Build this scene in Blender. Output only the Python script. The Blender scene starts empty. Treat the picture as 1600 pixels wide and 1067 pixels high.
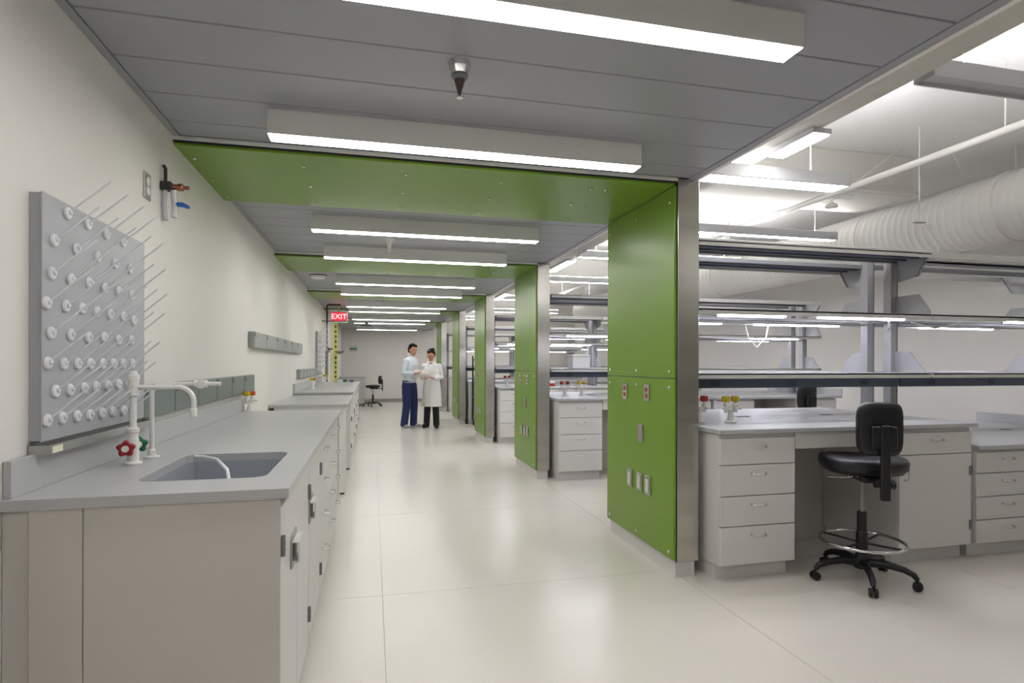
import bpy, bmesh, math, random
from mathutils import Vector, Matrix
random.seed(7)
C = bpy.context.scene.collection
scn = bpy.context.scene
PI = math.pi

# ------------------------------------------------------------------ camera
F_PX, YAW, ROLL, PY, CAM_H = 908.8, .2357, .0025, 567.45, 1.34
cd = bpy.data.cameras.new('camera')
cam = bpy.data.objects.new('camera', cd); C.objects.link(cam)
cd.sensor_width = 36; cd.lens = F_PX / 1600 * 36
cd.shift_y = (PY - 533.5) / 1600
cd.clip_start = .05
fw = Vector((math.sin(YAW), math.cos(YAW), 0)); rt = Vector((math.cos(YAW), -math.sin(YAW), 0)); up = rt.cross(fw)
r2 = rt * math.cos(ROLL) + up * math.sin(ROLL); u2 = -rt * math.sin(ROLL) + up * math.cos(ROLL)
cam.matrix_world = Matrix(((r2.x, u2.x, -fw.x, 0), (r2.y, u2.y, -fw.y, 0), (r2.z, u2.z, -fw.z, CAM_H), (0, 0, 0, 1)))
scn.camera = cam

# ------------------------------------------------------------------ world, exposure
w = bpy.data.worlds.new('world'); scn.world = w; w.use_nodes = True
w.node_tree.nodes['Background'].inputs[0].default_value = (.9, .93, 1, 1)
w.node_tree.nodes['Background'].inputs[1].default_value = .4
scn.view_settings.view_transform = 'Standard'; scn.view_settings.look = 'None'
scn.view_settings.gamma = 1; scn.view_settings.use_curve_mapping = False
scn.view_settings.exposure = 0.0
E_CORRIDOR, E_PENDANT, E_UP, E_TASK, E_STRIP = 25, 28, 120, 30, 24

# ------------------------------------------------------------------ materials
def lin(c):
    return tuple(((v / 255) / 12.92 if v / 255 <= .04045 else ((v / 255 + .055) / 1.055) ** 2.4) for v in c) + (1,)
MATS = {}
def mat(name, rgb, rough=.5, metal=0, noise=0, scale=30, bump=0, stretch=None, trans=0, emit=0, spec=.5, coat=0):
    m = bpy.data.materials.new(name); m.use_nodes = True; nt = m.node_tree; b = nt.nodes['Principled BSDF']
    col = lin(rgb)
    b.inputs['Base Color'].default_value = col; b.inputs['Roughness'].default_value = rough
    b.inputs['Metallic'].default_value = metal; b.inputs['Specular IOR Level'].default_value = spec
    b.inputs['Coat Weight'].default_value = coat
    if trans: b.inputs['Transmission Weight'].default_value = trans
    if emit:
        b.inputs['Emission Color'].default_value = col; b.inputs['Emission Strength'].default_value = emit
    if noise or bump:
        tc = nt.nodes.new('ShaderNodeTexCoord'); n = nt.nodes.new('ShaderNodeTexNoise'); n.inputs['Scale'].default_value = scale
        n.inputs['Detail'].default_value = 4
        src = tc.outputs['Object']
        if stretch:
            mp = nt.nodes.new('ShaderNodeMapping'); mp.inputs['Scale'].default_value = stretch
            nt.links.new(src, mp.inputs[0]); src = mp.outputs[0]
        nt.links.new(src, n.inputs['Vector'])
        if noise:
            mx = nt.nodes.new('ShaderNodeMix'); mx.data_type = 'RGBA'
            mx.inputs[6].default_value = tuple(max(0, c * (1 - noise)) for c in col[:3]) + (1,)
            mx.inputs[7].default_value = tuple(min(1, c * (1 + noise)) for c in col[:3]) + (1,)
            nt.links.new(n.outputs['Fac'], mx.inputs[0]); nt.links.new(mx.outputs[2], b.inputs['Base Color'])
        if bump:
            bp = nt.nodes.new('ShaderNodeBump'); bp.inputs['Strength'].default_value = bump; bp.inputs['Distance'].default_value = .002
            nt.links.new(n.outputs['Fac'], bp.inputs['Height']); nt.links.new(bp.outputs[0], b.inputs['Normal'])
    MATS[name] = m; return m
M = MATS
mat('wall_paint', (226, 223, 217), .6, noise=.015, scale=3, bump=.03)
mat('lab_wall_paint', (236, 233, 230), .6, noise=.015, scale=3)
mat('deck_paint', (240, 239, 236), .8, noise=.03, scale=8, bump=.3)
mat('beam_paint', (205, 202, 194), .8, noise=.03, scale=6)
mat('floor_sheet', (217, 212, 204), .24, noise=.03, scale=2.2, spec=.5)
mat('floor_joint', (165, 160, 150), .6, noise=.05)
mat('ceiling_metal', (156, 158, 164), .42, noise=.02, scale=5)
mat('ceiling_gap', (70, 70, 74), .7, noise=.05)
mat('green_panel', (110, 146, 34), .33, noise=.025, scale=3, spec=.5)
mat('stainless', (186, 183, 175), .27, 1, noise=.38, scale=1.3, stretch=(.2, .2, 5))  # horizontal reflection bands put into the steel colour by stretched noise
mat('stainless_soft', (176, 177, 174), .42, 1, noise=.08, scale=20, stretch=(1, 8, 1))
mat('chrome', (215, 215, 215), .16, 1, noise=.01)
mat('dark_gap', (42, 43, 45), .6, noise=.05)
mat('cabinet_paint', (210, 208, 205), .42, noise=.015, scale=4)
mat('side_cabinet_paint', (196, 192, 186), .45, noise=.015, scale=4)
mat('worktop', (178, 179, 180), .3, noise=.03, scale=160)
mat('sink_resin', (152, 158, 167), .35, noise=.03, scale=80)
mat('rack_board', (168, 170, 174), .45, noise=.03, scale=40)
mat('peg_plastic', (226, 227, 230), .35, noise=.01)
mat('white_enamel', (232, 231, 226), .3, noise=.01)
mat('holder_glass', (128, 138, 133), .38, .55, noise=.03, scale=5)
mat('holder_grey', (158, 162, 158), .5, .3, noise=.04, scale=8)
mat('red_plastic', (150, 25, 38), .35, noise=.03)
mat('green_plastic', (15, 95, 62), .35, noise=.03)
mat('yellow_plastic', (208, 180, 24), .35, noise=.03)
mat('orange_plastic', (205, 95, 25), .35, noise=.03)
mat('dull_red_plastic', (170, 52, 40), .35, noise=.03)
mat('blue_plastic', (40, 95, 165), .35, noise=.03)
mat('clear_plastic', (225, 228, 232), .12, noise=.01, trans=.35)
mat('copper', (170, 110, 90), .3, 1, noise=.05)
mat('black_vinyl', (10, 11, 17), .42, noise=.1, scale=60, bump=.05)
mat('black_plastic', (14, 14, 18), .4, noise=.1, scale=20)
mat('shelf_steel', (158, 158, 160), .45, .15, noise=.015, scale=4)
mat('shelf_lip', (205, 205, 202), .45, noise=.015, scale=4)
mat('shelf_under', (118, 118, 124), .5, noise=.02, scale=4)
mat('raceway', (86, 97, 114), .45, noise=.02, scale=4)
mat('raceway_dark', (68, 77, 93), .45, noise=.02)
mat('fixture_side', (228, 229, 225), .45, noise=.01, scale=3)
mat('pendant_paint', (196, 197, 200), .45, noise=.01, scale=3)
mat('lamp_white', (255, 252, 250), .5, emit=E_CORRIDOR)
mat('lamp_pendant', (250, 251, 255), .5, emit=E_PENDANT)
mat('lamp_up', (253, 252, 255), .5, emit=E_UP)
mat('lamp_task', (240, 240, 255), .5, emit=E_TASK)
mat('lamp_strip', (255, 252, 247), .5, emit=E_STRIP)
mat('duct_metal', (233, 231, 226), .5, noise=.03, scale=6)
mat('pipe_paint', (222, 220, 214), .5, noise=.01)
mat('exit_red', (225, 40, 60), .4, emit=.8)
mat('exit_white', (255, 235, 235), .4, emit=1.0)
mat('sign_yellow', (228, 222, 120), .5, noise=.02)
mat('sign_pale', (236, 234, 208), .5, noise=.02)
mat('ink_black', (28, 30, 28), .6, noise=.05)
mat('dark_pipe', (70, 52, 48), .5, noise=.1)
mat('grey_pipe', (140, 140, 136), .4, .5, noise=.05)
mat('teal_enamel', (22, 58, 50), .6, noise=.05)
mat('baseboard_grey', (150, 148, 140), .6, noise=.03)
mat('skin', (196, 142, 116), .55, noise=.04, scale=40)
mat('hair', (17, 12, 11), .8, spec=.15, noise=.3, scale=120, stretch=(1, 1, .2))
mat('shirt', (206, 214, 222), .8, noise=.05, scale=25, bump=.3)
mat('trousers', (28, 38, 84), .85, noise=.08, scale=30, bump=.3)
mat('lab_coat', (234, 234, 232), .8, noise=.02, scale=15, bump=.3)
mat('black_cloth', (20, 21, 27), .8, noise=.1, scale=30)
mat('sneaker', (150, 148, 148), .6, noise=.1, scale=30)
mat('sneaker_sole', (215, 214, 210), .6, noise=.03)
mat('eye_white', (230, 228, 224), .3, noise=.02)
mat('lips', (160, 85, 78), .5, noise=.02)
mat('paper', (205, 196, 188), .7, noise=.02)
mat('belt', (26, 28, 50), .5, noise=.1)
mat('box_white', (225, 226, 228), .5, noise=.02)
mat('box_blue', (52, 78, 140), .5, noise=.04)
mat('cart_grey', (84, 96, 112), .5, noise=.05)
mat('outlet_grey', (205, 205, 200), .45, noise=.01)
mat('green_sticker', (30, 140, 110), .5, noise=.02)

# ------------------------------------------------------------------ mesh helpers
class MB:
    def __init__(s): s.v = []; s.f = []; s.sm = []
    def add(s, vs, fs, smooth=False):
        o = len(s.v); s.v += [tuple(v) for v in vs]
        for f in fs: s.f.append(tuple(i + o for i in f)); s.sm.append(smooth)
        return s
    def box(s, x0, x1, y0, y1, z0, z1, b=0.0):
        if x1 < x0: x0, x1 = x1, x0
        if y1 < y0: y0, y1 = y1, y0
        if z1 < z0: z0, z1 = z1, z0
        b = min(b, (x1 - x0) * .45, (y1 - y0) * .45, (z1 - z0) * .45)
        if b <= 0:
            vs = [(x, y, z) for x in (x0, x1) for y in (y0, y1) for z in (z0, z1)]
            return s.add(vs, [(0, 1, 3, 2), (4, 6, 7, 5), (0, 4, 5, 1), (2, 3, 7, 6), (0, 2, 6, 4), (1, 5, 7, 3)])
        bm = bmesh.new(); bmesh.ops.create_cube(bm, size=1)
        for v in bm.verts:
            v.co = Vector(((x0 + x1) / 2 + v.co.x * (x1 - x0), (y0 + y1) / 2 + v.co.y * (y1 - y0), (z0 + z1) / 2 + v.co.z * (z1 - z0)))
        bmesh.ops.bevel(bm, geom=bm.edges[:], offset=b, segments=1, affect='EDGES')
        bm.verts.index_update()
        s.add([v.co[:] for v in bm.verts], [[v.index for v in f.verts] for f in bm.faces]); bm.free(); return s
    def tube(s, pts, r, n=10, caps=True):
        pts = [Vector(p) for p in pts]; rs = r if isinstance(r, (list, tuple)) else [r] * len(pts)
        rings = []; prev = None
        for i, p in enumerate(pts):
            if i == 0: t = pts[1] - p
            elif i == len(pts) - 1: t = p - pts[i - 1]
            else: t = (pts[i + 1] - p).normalized() + (p - pts[i - 1]).normalized()
            t.normalize()
            if prev is None:
                a = Vector((0, 0, 1)) if abs(t.z) < .9 else Vector((1, 0, 0)); u = t.cross(a).normalized()
            else:
                u = prev - t * prev.dot(t); u.normalize()
            prev = u; v = t.cross(u)
            rings.append([p + (u * math.cos(2 * PI * k / n) + v * math.sin(2 * PI * k / n)) * rs[i] for k in range(n)])
        vs = [q for r_ in rings for q in r_]
        fs = [(i * n + k, i * n + (k + 1) % n, (i + 1) * n + (k + 1) % n, (i + 1) * n + k) for i in range(len(pts) - 1) for k in range(n)]
        s.add(vs, fs, True)
        if caps:
            s.add(rings[0], [tuple(range(n))[::-1]]); s.add(rings[-1], [tuple(range(n))])
        return s
    def lathe(s, prof, c=(0, 0, 0), axis='z', n=20):
        c = Vector(c); ax = {'x': (Vector((0, 1, 0)), Vector((0, 0, 1)), Vector((1, 0, 0))), 'y': (Vector((0, 0, 1)), Vector((1, 0, 0)), Vector((0, 1, 0))), 'z': (Vector((1, 0, 0)), Vector((0, 1, 0)), Vector((0, 0, 1)))}
        a, b, t = ax[axis] if isinstance(axis, str) else axis
        for (r0, h0), (r1, h1) in zip(prof[:-1], prof[1:]):
            ra = [c + a * math.cos(2 * PI * k / n) * r0 + b * math.sin(2 * PI * k / n) * r0 + t * h0 for k in range(n)]
            rb = [c + a * math.cos(2 * PI * k / n) * r1 + b * math.sin(2 * PI * k / n) * r1 + t * h1 for k in range(n)]
            s.add(ra + rb, [(k, (k + 1) % n, n + (k + 1) % n, n + k) for k in range(n)], True)
        if prof[0][0] > 1e-6: s.add([c + (a * math.cos(2 * PI * k / n) + b * math.sin(2 * PI * k / n)) * prof[0][0] + t * prof[0][1] for k in range(n)], [tuple(range(n))[::-1]])
        if prof[-1][0] > 1e-6: s.add([c + (a * math.cos(2 * PI * k / n) + b * math.sin(2 * PI * k / n)) * prof[-1][0] + t * prof[-1][1] for k in range(n)], [tuple(range(n))])
        return s
    def prism(s, poly, plane, a0, a1):
        def P(p, a): return {'x': (a, p[0], p[1]), 'y': (p[0], a, p[1]), 'z': (p[0], p[1], a)}[plane]
        n = len(poly)
        s.add([P(p, a0) for p in poly] + [P(p, a1) for p in poly],
              [tuple(range(n))[::-1], tuple(range(n, 2 * n))] + [(k, (k + 1) % n, n + (k + 1) % n, n + k) for k in range(n)])
        return s
    def mesh(s, name):
        me = bpy.data.meshes.new(name); me.from_pydata(s.v, [], s.f); me.update()
        me.polygons.foreach_set('use_smooth', s.sm)
        bm = bmesh.new(); bm.from_mesh(me)
        bmesh.ops.remove_doubles(bm, verts=bm.verts, dist=1e-6) if False else None
        bmesh.ops.recalc_face_normals(bm, faces=bm.faces); bm.to_mesh(me); bm.free()
        return me
def obj(name, mb, m, parent=None, loc=None, rot=None):
    me = mb.mesh(name) if isinstance(mb, MB) else mb
    me.materials.clear(); me.materials.append(M[m])
    o = bpy.data.objects.new(name, me); C.objects.link(o)
    if parent: o.parent = parent
    if loc: o.location = loc
    if rot: o.rotation_euler = rot
    return o
def tag(o, label, cat, group=None):
    o['label'] = label; o['category'] = cat
    if group: o['group'] = group
    return o
def thing(name, label, cat, loc=(0, 0, 0), rz=0, group=None):
    o = bpy.data.objects.new(name, None); C.objects.link(o); o.empty_display_size = .1
    o.location = loc; o.rotation_euler = (0, 0, rz)
    return tag(o, label, cat, group)
def struct(name, mb, m, parent=None):
    o = obj(name, mb, m, parent)
    if not parent: o['kind'] = 'structure'
    return o
def dup(root, loc=None, rz=None, label=None, group=None):
    def rec(o, p):
        c = o.copy(); C.objects.link(c); c.parent = p
        for k in o.children: rec(k, c)
        return c
    r = rec(root, None)
    if loc is not None: r.location = loc
    if rz is not None: r.rotation_euler = (0, 0, rz)
    if label: r['label'] = label
    if group: r['group'] = group
    return r

# ================================================================== STRUCTURE
XW, XC, XS = -.9925, 1.831, 2.0
Y0, Y1, XR, ZD, ZC = -3.0, 20.5, 7.3, 3.45, 2.50
fl = struct('floor', MB().box(XW - .2, XR + .2, Y0 - .2, Y1 + .2, -.2, -.004), 'floor_joint')
xs = [XW, .06, 1.89, 3.72, 5.55, XR]; ys = [Y0, -.2, 1.62, 3.43, 5.25, 7.08, 8.9, 10.73, 12.55, 14.4, 16.2, 18.0, Y1]
for i in range(len(xs) - 1):
    for j in range(len(ys) - 1):
        obj('floor_sheet', MB().box(xs[i] + .0015, xs[i + 1] - .0015, ys[j] + .0015, ys[j + 1] - .0015, -.006, 0), 'floor_sheet', fl)
struct('wall_left', MB().box(XW - .15, XW, Y0, Y1, 0, ZD + .2), 'wall_paint')
struct('wall_far', MB().box(XW - .15, XR + .15, Y1, Y1 + .15, 0, ZD + .2), 'wall_paint')
struct('wall_right', MB().box(XR, XR + .15, Y0, Y1, 0, ZD + .2), 'lab_wall_paint')
struct('wall_near', MB().box(XW - .15, XR + .15, Y0 - .15, Y0, 0, ZD + .2), 'baseboard_grey')
struct('baseboard_far', MB().box(XW, XR, Y1 - .012, Y1, 0, .11, .003), 'baseboard_grey')
struct('baseboard_right', MB().box(XR - .012, XR, Y0, Y1 - .02, 0, .11, .003), 'baseboard_grey')
struct('trim_1', MB().box(XW, XW + .02, 1.66, 1.795, 0, 2.1, .004), 'side_cabinet_paint')
struct('trim_2', MB().box(7.18, 7.3, 5.0, 5.24, 0, ZD, .004), 'lab_wall_paint')

# corridor ceiling of metal planks
ce = struct('ceiling', MB().box(XW, 1.985, Y0, Y1, 2.52, 2.56), 'ceiling_gap')
PORT = [(3.29, 4.35), (6.455, 7.48), (9.595, 10.58), (12.66, 13.66), (16.1, 17.1)]
def plank(y0, y1):
    obj('ceiling_panel', MB().box(XW + .035, 1.93, y0 + .003, y1 - .003, ZC, ZC + .02, .003), 'ceiling_metal', ce)
def run(a, b):
    n = max(1, round((b - a) / .3036))
    for i in range(n): plank(a + (b - a) * i / n, a + (b - a) * (i + 1) / n)
y = 3.29 - .05
run(3.09 - .3036 * 15, 3.09); plank(3.09, 3.285)
for (a, b) in zip(PORT[:-1], PORT[1:]): run(a[1] + .005, b[0] - .005)
run(PORT[-1][1] + .005, Y1)
for sx0, sx1 in ((XW, XW + .033), (1.932, 1.975)):
    obj('edge_trim', MB().box(sx0, sx1, Y0, Y1, ZC - .004, ZC + .02, .002), 'ceiling_metal', ce)
struct('trim_3', MB().box(1.976, 2.0, Y0, Y1, ZC - .006, 3.0), 'lab_wall_paint')
# concrete deck and beams over the lab
struct('ceiling_deck', MB().box(1.95, XR, Y0, Y1, ZD, ZD + .2), 'deck_paint')
struct('beam_long', MB().box(2.0, 2.6, Y0, Y1, 2.74, ZD, .01), 'beam_paint')
for k, yy in enumerate((1.66 - 3.15, 4.81, 7.96, 11.1, 14.25, 17.4)):
    struct('beam_cross', MB().box(2.6, 5.37, yy, yy + .7, 3.05, ZD, .01), 'beam_paint')
    struct('beam_ledge', MB().box(2.6, 5.37, yy - .08, yy, 3.05, 3.09, .004), 'beam_paint')

# ================================================================== PORTAL FRAMES
def bolt(mb, p, ax):
    return mb.lathe([(.011, 0), (.011, .004), (.007, .008), (0.0001, .009)], p, ax, 10)
NEGX = (Vector((0, 0, 1)), Vector((0, 1, 0)), Vector((-1, 0, 0)))
NEGZ = (Vector((0, 1, 0)), Vector((1, 0, 0)), Vector((0, 0, -1)))
NEGY = (Vector((1, 0, 0)), Vector((0, 0, 1)), Vector((0, -1, 0)))
def mk_portal(y0, y1, label):
    L = y1 - y0
    t = thing('portal_frame', label, 'portal', (1.91, y0, 0), 0, 'green portal frames spanning the corridor')
    ox = 1.91
    def X(x): return x - ox
    obj('core', MB().box(X(XC + .02), X(1.99), .012, L - .012, .1, 2.5, .004), 'stainless_soft', t)
    obj('plinth', MB().box(X(XC + .022), X(1.985), .02, L - .02, 0, .103), 'cabinet_paint', t)
    u = obj('upper_panel', MB().box(X(XC), X(XC + .018), .004, L, 1.247, 2.452, .003), 'green_panel', t)
    l = obj('lower_panel', MB().box(X(XC), X(XC + .018), .004, L, .108, 1.241, .003), 'green_panel', t)
    s = obj('soffit_panel', MB().box(X(XW), X(XC), .004, L, 2.453, 2.468, .003), 'green_panel', t)
    obj('soffit_core', MB().box(X(XW), X(1.97), .012, L - .01, 2.47, 2.512), 'stainless_soft', t)
    obj('steel_cover', MB().box(X(XC + .022), X(XS), -.003, .009, .10, 2.495, .002), 'stainless', t)
    obj('edge_strip', MB().box(X(XC + .0175), X(XC + .0225), -.001, .010, .10, 2.47), 'dark_gap', t)
    obj('edge_strip', MB().box(X(XW), X(XC + .02), -.006, .002, 2.478, 2.499, .001), 'fixture_side', t)
    obj('shadow_gap', MB().box(X(XW), X(XC + .016), .001, .0115, 2.4685, 2.478), 'dark_gap', t)
    bu = obj('bolt', bolt(MB(), (0, 0, 0), NEGX), 'chrome', u, (X(XC), .06, 1.29)); me = bu.data
    for by in (.06, L / 2, L - .06):
        for bz in (1.29, 2.36):
            if (by, bz) != (.06, 1.29): obj('bolt', me, 'chrome', u, (X(XC), by, bz))
        for bz in (1.19, .15): obj('bolt', me, 'chrome', l, (X(XC), by, bz))
    ms = bolt(MB(), (0, 0, 0), NEGZ).mesh('bolt')
    for bx in (-.945, -.38, .19, .765, 1.35, 1.45):
        for by in (.195, .57, .94): obj('bolt', ms, 'chrome', s, (X(bx), by * L / 1.06, 2.453))
    # outlets and switch plates on the corridor face
    for by, bz in ((.72, 1.135), (.367, 1.141)):
        p = obj('outlet_plate', MB().box(X(XC - .008), X(XC - .0005), by - .036, by + .036, bz - .06, bz + .06, .003), 'chrome', t)
        for dz in (.022, -.022):
            obj('red_socket', MB().lathe([(.015, 0), (.015, .003), (.0001, .003)], (X(XC - .008), by, bz + dz), NEGX, 12), 'dull_red_plastic', p)
    q = obj('blank_plate', MB().box(X(XC - .008), X(XC - .0005), .462 - .038, .462 + .038, .852 - .062, .852 + .062, .003), 'stainless_soft', t)
    for by in (.63, .473, .347):
        q = obj('switch_plate', MB().box(X(XC - .009), X(XC - .0005), by - .04, by + .04, .51 - .064, .51 + .064, .003), 'stainless_soft', t)
        obj('switch', MB().box(X(XC - .014), X(XC - .009), by - .022, by + .022, .51 - .045, .51 + .045, .002), 'outlet_grey', q)
    return t
names = ['nearest green portal frame, its steel-edged column beside the closest bench', 'second green portal frame along the corridor, behind the nearest one', 'third green portal frame, its column seen left of the second', 'fourth green portal frame, beside the grey equipment cart', 'farthest green portal frame, right of the woman in the lab coat']
for (a, b), n in zip(PORT, names): mk_portal(a, b, n)

# ================================================================== CORRIDOR LIGHTS
def light_box():
    t = thing('ceiling_light', '', 'light', (.457, 1.75, 2.38), 0, 'linear ceiling lights over the corridor')
    h = MB().box(-.925, .925, -.05, -.047, .004, .118).box(-.925, .925, .047, .05, .004, .118).box(-.925, -.922, -.047, .047, .004, .118).box(.922, .925, -.047, .047, .004, .118).box(-.925, .925, -.05, .05, .115, .12)
    obj('housing', h, 'fixture_side', t)
    obj('diffuser', MB().box(-.9215, .9215, -.0465, .0465, 0, .012, .002), 'lamp_white', t)
    return t
lb = light_box()
ly = [-.2, -1.5, 1.69, 2.88, 4.83, 6.05, 8.0, 9.22, 11.22, 12.3, 14.5, 15.85, 18.9]  # first two are unseen lamps, added behind the camera to brighten the foreground
ord_ = ['corridor ceiling light just behind the camera position', 'rearmost corridor ceiling light near the wall behind the camera', 'nearest corridor ceiling light, cut by the top edge of the photo', 'second corridor ceiling light, just before the first green beam', 'third corridor ceiling light, first one behind the nearest green beam', 'fourth corridor ceiling light, just before the second green beam', 'fifth corridor ceiling light, first one behind the second green beam', 'sixth corridor ceiling light, just before the third green beam', 'seventh corridor ceiling light, first one behind the third green beam', 'eighth corridor ceiling light, just before the fourth green beam', 'ninth corridor ceiling light, first one behind the fourth green beam', 'tenth corridor ceiling light, just before the last green beam', 'farthest corridor ceiling light, near the end wall']
for i, (yy, n) in enumerate(zip(ly, ord_)):
    o = lb if i == 0 else dup(lb)
    o.location = (.457, yy, 2.38); o['label'] = n

# sprinklers, smoke detector
def sprinkler(loc, label):
    t = thing('sprinkler', label, 'sprinkler', loc)
    obj('escutcheon', MB().lathe([(.045, 0), (.04, -.02), (.032, -.045), (.03, -.05)], n=20), 'chrome', t)
    obj('ring', MB().lathe([(.031, -.045), (.033, -.055), (.024, -.065), (.02, -.066)], n=20), 'shelf_under', t)
    obj('cone', MB().lathe([(.022, -.06), (.02, -.07), (.012, -.10), (.003, -.13), (.001, -.132)], n=16), 'dark_pipe', t)
    obj('deflector', MB().lathe([(.0001, -.132), (.014, -.132), (.014, -.136), (.0001, -.136)], n=12), 'chrome', t)
    return t
sprinkler((.325, 2.233, 2.5), 'chrome ceiling sprinkler between the two nearest corridor lights')
sp = thing('sprinkler', 'white cone sprinkler cover behind the third corridor light', 'sprinkler', (.15, 5.5, 2.5))
obj('plate', MB().lathe([(.05, 0), (.05, -.01), (.045, -.012)], n=20), 'white_enamel', sp)
obj('cone', MB().lathe([(.045, -.01), (.03, -.04), (.012, -.13), (.004, -.14), (.0001, -.14)], n=20), 'white_enamel', sp)
sd = thing('smoke_detector', 'round white smoke detector on the ceiling between second and third green beams', 'detector', (-.70, 8.1, 2.5))
obj('detector_body', MB().lathe([(.10, 0), (.10, -.012), (.085, -.04), (.0001, -.045)], n=28), 'white_enamel', sd)
obj('detector_base', MB().lathe([(.11, 0), (.11, -.008), (.10, -.009)], n=28), 'dark_gap', sd)

# ================================================================== CABINET BUILDERS (front faces -y, origin base centre front)
def handle(parent, x, y, z, w=.095, vert=False):
    h = MB(); pr = .03
    if vert: pts = [(x, y, z - w / 2), (x, y - pr * .8, z - w / 2 + .005), (x, y - pr, z - w / 2 + .02), (x, y - pr, z + w / 2 - .02), (x, y - pr * .8, z + w / 2 - .005), (x, y, z + w / 2)]
    else: pts = [(x - w / 2, y, z), (x - w / 2 + .005, y - pr * .8, z), (x - w / 2 + .02, y - pr, z - .004), (x + w / 2 - .02, y - pr, z - .004), (x + w / 2 - .005, y - pr * .8, z), (x + w / 2, y, z)]
    h.tube(pts, .0042, 8)
    e0, e1 = pts[0], pts[-1]
    for e in (e0, e1): h.lathe([(.008, 0), (.008, .003), (.005, .004)], e, NEGY, 10)
    return obj('handle', h, 'chrome', parent)
def flat_pull(parent, x, y, z, w=.15, hh=.115):
    def rr(w, h, r, n=5):
        p = []
        for cx, cz, a in ((w / 2 - r, h / 2 - r, 0), (-w / 2 + r, h / 2 - r, 90), (-w / 2 + r, -h / 2 + r, 180), (w / 2 - r, -h / 2 + r, 270)):
            for k in range(n + 1):
                t = math.radians(a + 90 * k / n); p.append((x + cx + r * math.cos(t), z + cz + r * math.sin(t)))
        return p
    b = MB().prism(rr(w, hh, .02), 'y', y, y - .006)
    o = obj('pull_plate', b, 'holder_grey', parent)
    o2 = MB().prism(rr(w * .8, hh * .62, .006), 'y', y - .024, y - .030).box(x - w * .4, x + w * .4, y - .026, y - .006, z + hh * .31 - .004, z + hh * .31).box(x - w * .4, x + w * .4, y - .026, y - .006, z - hh * .31, z - hh * .31 + .004)
    return o, o2
def hinge(parent, x, y, z):
    m = MB().tube([(x, y - .006, z - .032), (x, y - .006, z + .032)], .0065, 8)
    m.box(x - .012, x + .012, y - .004, y, z - .03, z + .03)
    for dz in (-.011, .011): m.lathe([(.0085, -.001), (.0085, .001)], (x, y - .006, z + dz), 'z', 8)
    return obj('hinge', m, 'shelf_under', parent)
def cabinet(name, label, w, d, h, loc, rz, kind, splits=None, paint='cabinet_paint', kick=True, group=None, cat='cabinet', flat=False, hside=1):
    """kind: 'drawers' (splits = z list), 'door', 'doors2', 'drawer_door'"""
    t = thing(name, label, cat, loc, rz, group)
    if kind == 'doors2':
        b = MB().box(-w / 2, -w / 2 + .018, .018, d, .1, h).box(w / 2 - .018, w / 2, .018, d, .1, h).box(-w / 2 + .018, w / 2 - .018, d - .015, d, .1, h).box(-w / 2 + .018, w / 2 - .018, .018, d - .015, .1, .118).box(-w / 2 + .018, w / 2 - .018, .018, .036, h - .06, h)
    else: b = MB().box(-w / 2, w / 2, .018, d, .1, h, .002)
    obj('body', b, paint, t)
    obj('kick_base', MB().box(-w / 2 + .01, w / 2 - .01, .075, d - .01, 0, .1), paint, t)
    g = .003
    def door(x0, x1, z0, z1, hs, hz=None, ht='wire'):
        D = obj('door', MB().box(x0 + g, x1 - g, 0, .018, z0 + g, z1 - g, .002), paint, t)
        hx = x1 - .045 if hs > 0 else x0 + .045
        if ht == 'flat':
            o, o2 = flat_pull(D, hx - .07 * hs if kind == 'doors2' else hx + .02, 0, z1 - .15 if hz is None else hz)
            obj('pull_cover', o2, 'cabinet_paint', D)
        elif ht == 'wire': handle(D, hx, 0, (z1 - .12) if hz is None else hz, .09, True)
        kx = x0 + .0125 if hs > 0 else x1 - .0125
        for zz in (z0 + .14, z1 - .12): hinge(D, kx, 0, zz)
        return D
    def drawer(z0, z1, x0=-w / 2, x1=w / 2):
        D = obj('drawer', MB().box(x0 + g, x1 - g, 0, .018, z0 + g, z1 - g, .002), paint, t)
        handle(D, (x0 + x1) / 2, 0, z1 - min(.055, (z1 - z0) * .35)); return D
    if kind == 'drawers':
        for z0, z1 in zip(splits[:-1], splits[1:]): drawer(z0, z1)
    elif kind == 'door': door(-w / 2, w / 2, .105, h - .03, hside, ht='flat' if flat else 'wire', hz=.69 if flat else None)
    elif kind == 'doors2':
        door(-w / 2, 0, .105, h - .03, 1, ht='flat', hz=.69); door(0, w / 2, .105, h - .03, -1, ht='none')
    elif kind == 'drawer_door':
        drawer(splits[1], splits[2]); door(-w / 2, w / 2, splits[0], splits[1], hside)
    return t
RL = PI / 2   # rotation so that fronts face +x (left-hand counters)

# ================================================================== LEFT COUNTER 1
XF = -.27
# sink cabinet: custom (one double-door unit)
c1 = cabinet('sink_cabinet', 'tall-fronted sink base cabinet at near end of left counter, doors with flat steel pulls', .795, .70, .928, (XF, 2.285, 0), RL, 'doors2', group=None)
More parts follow.
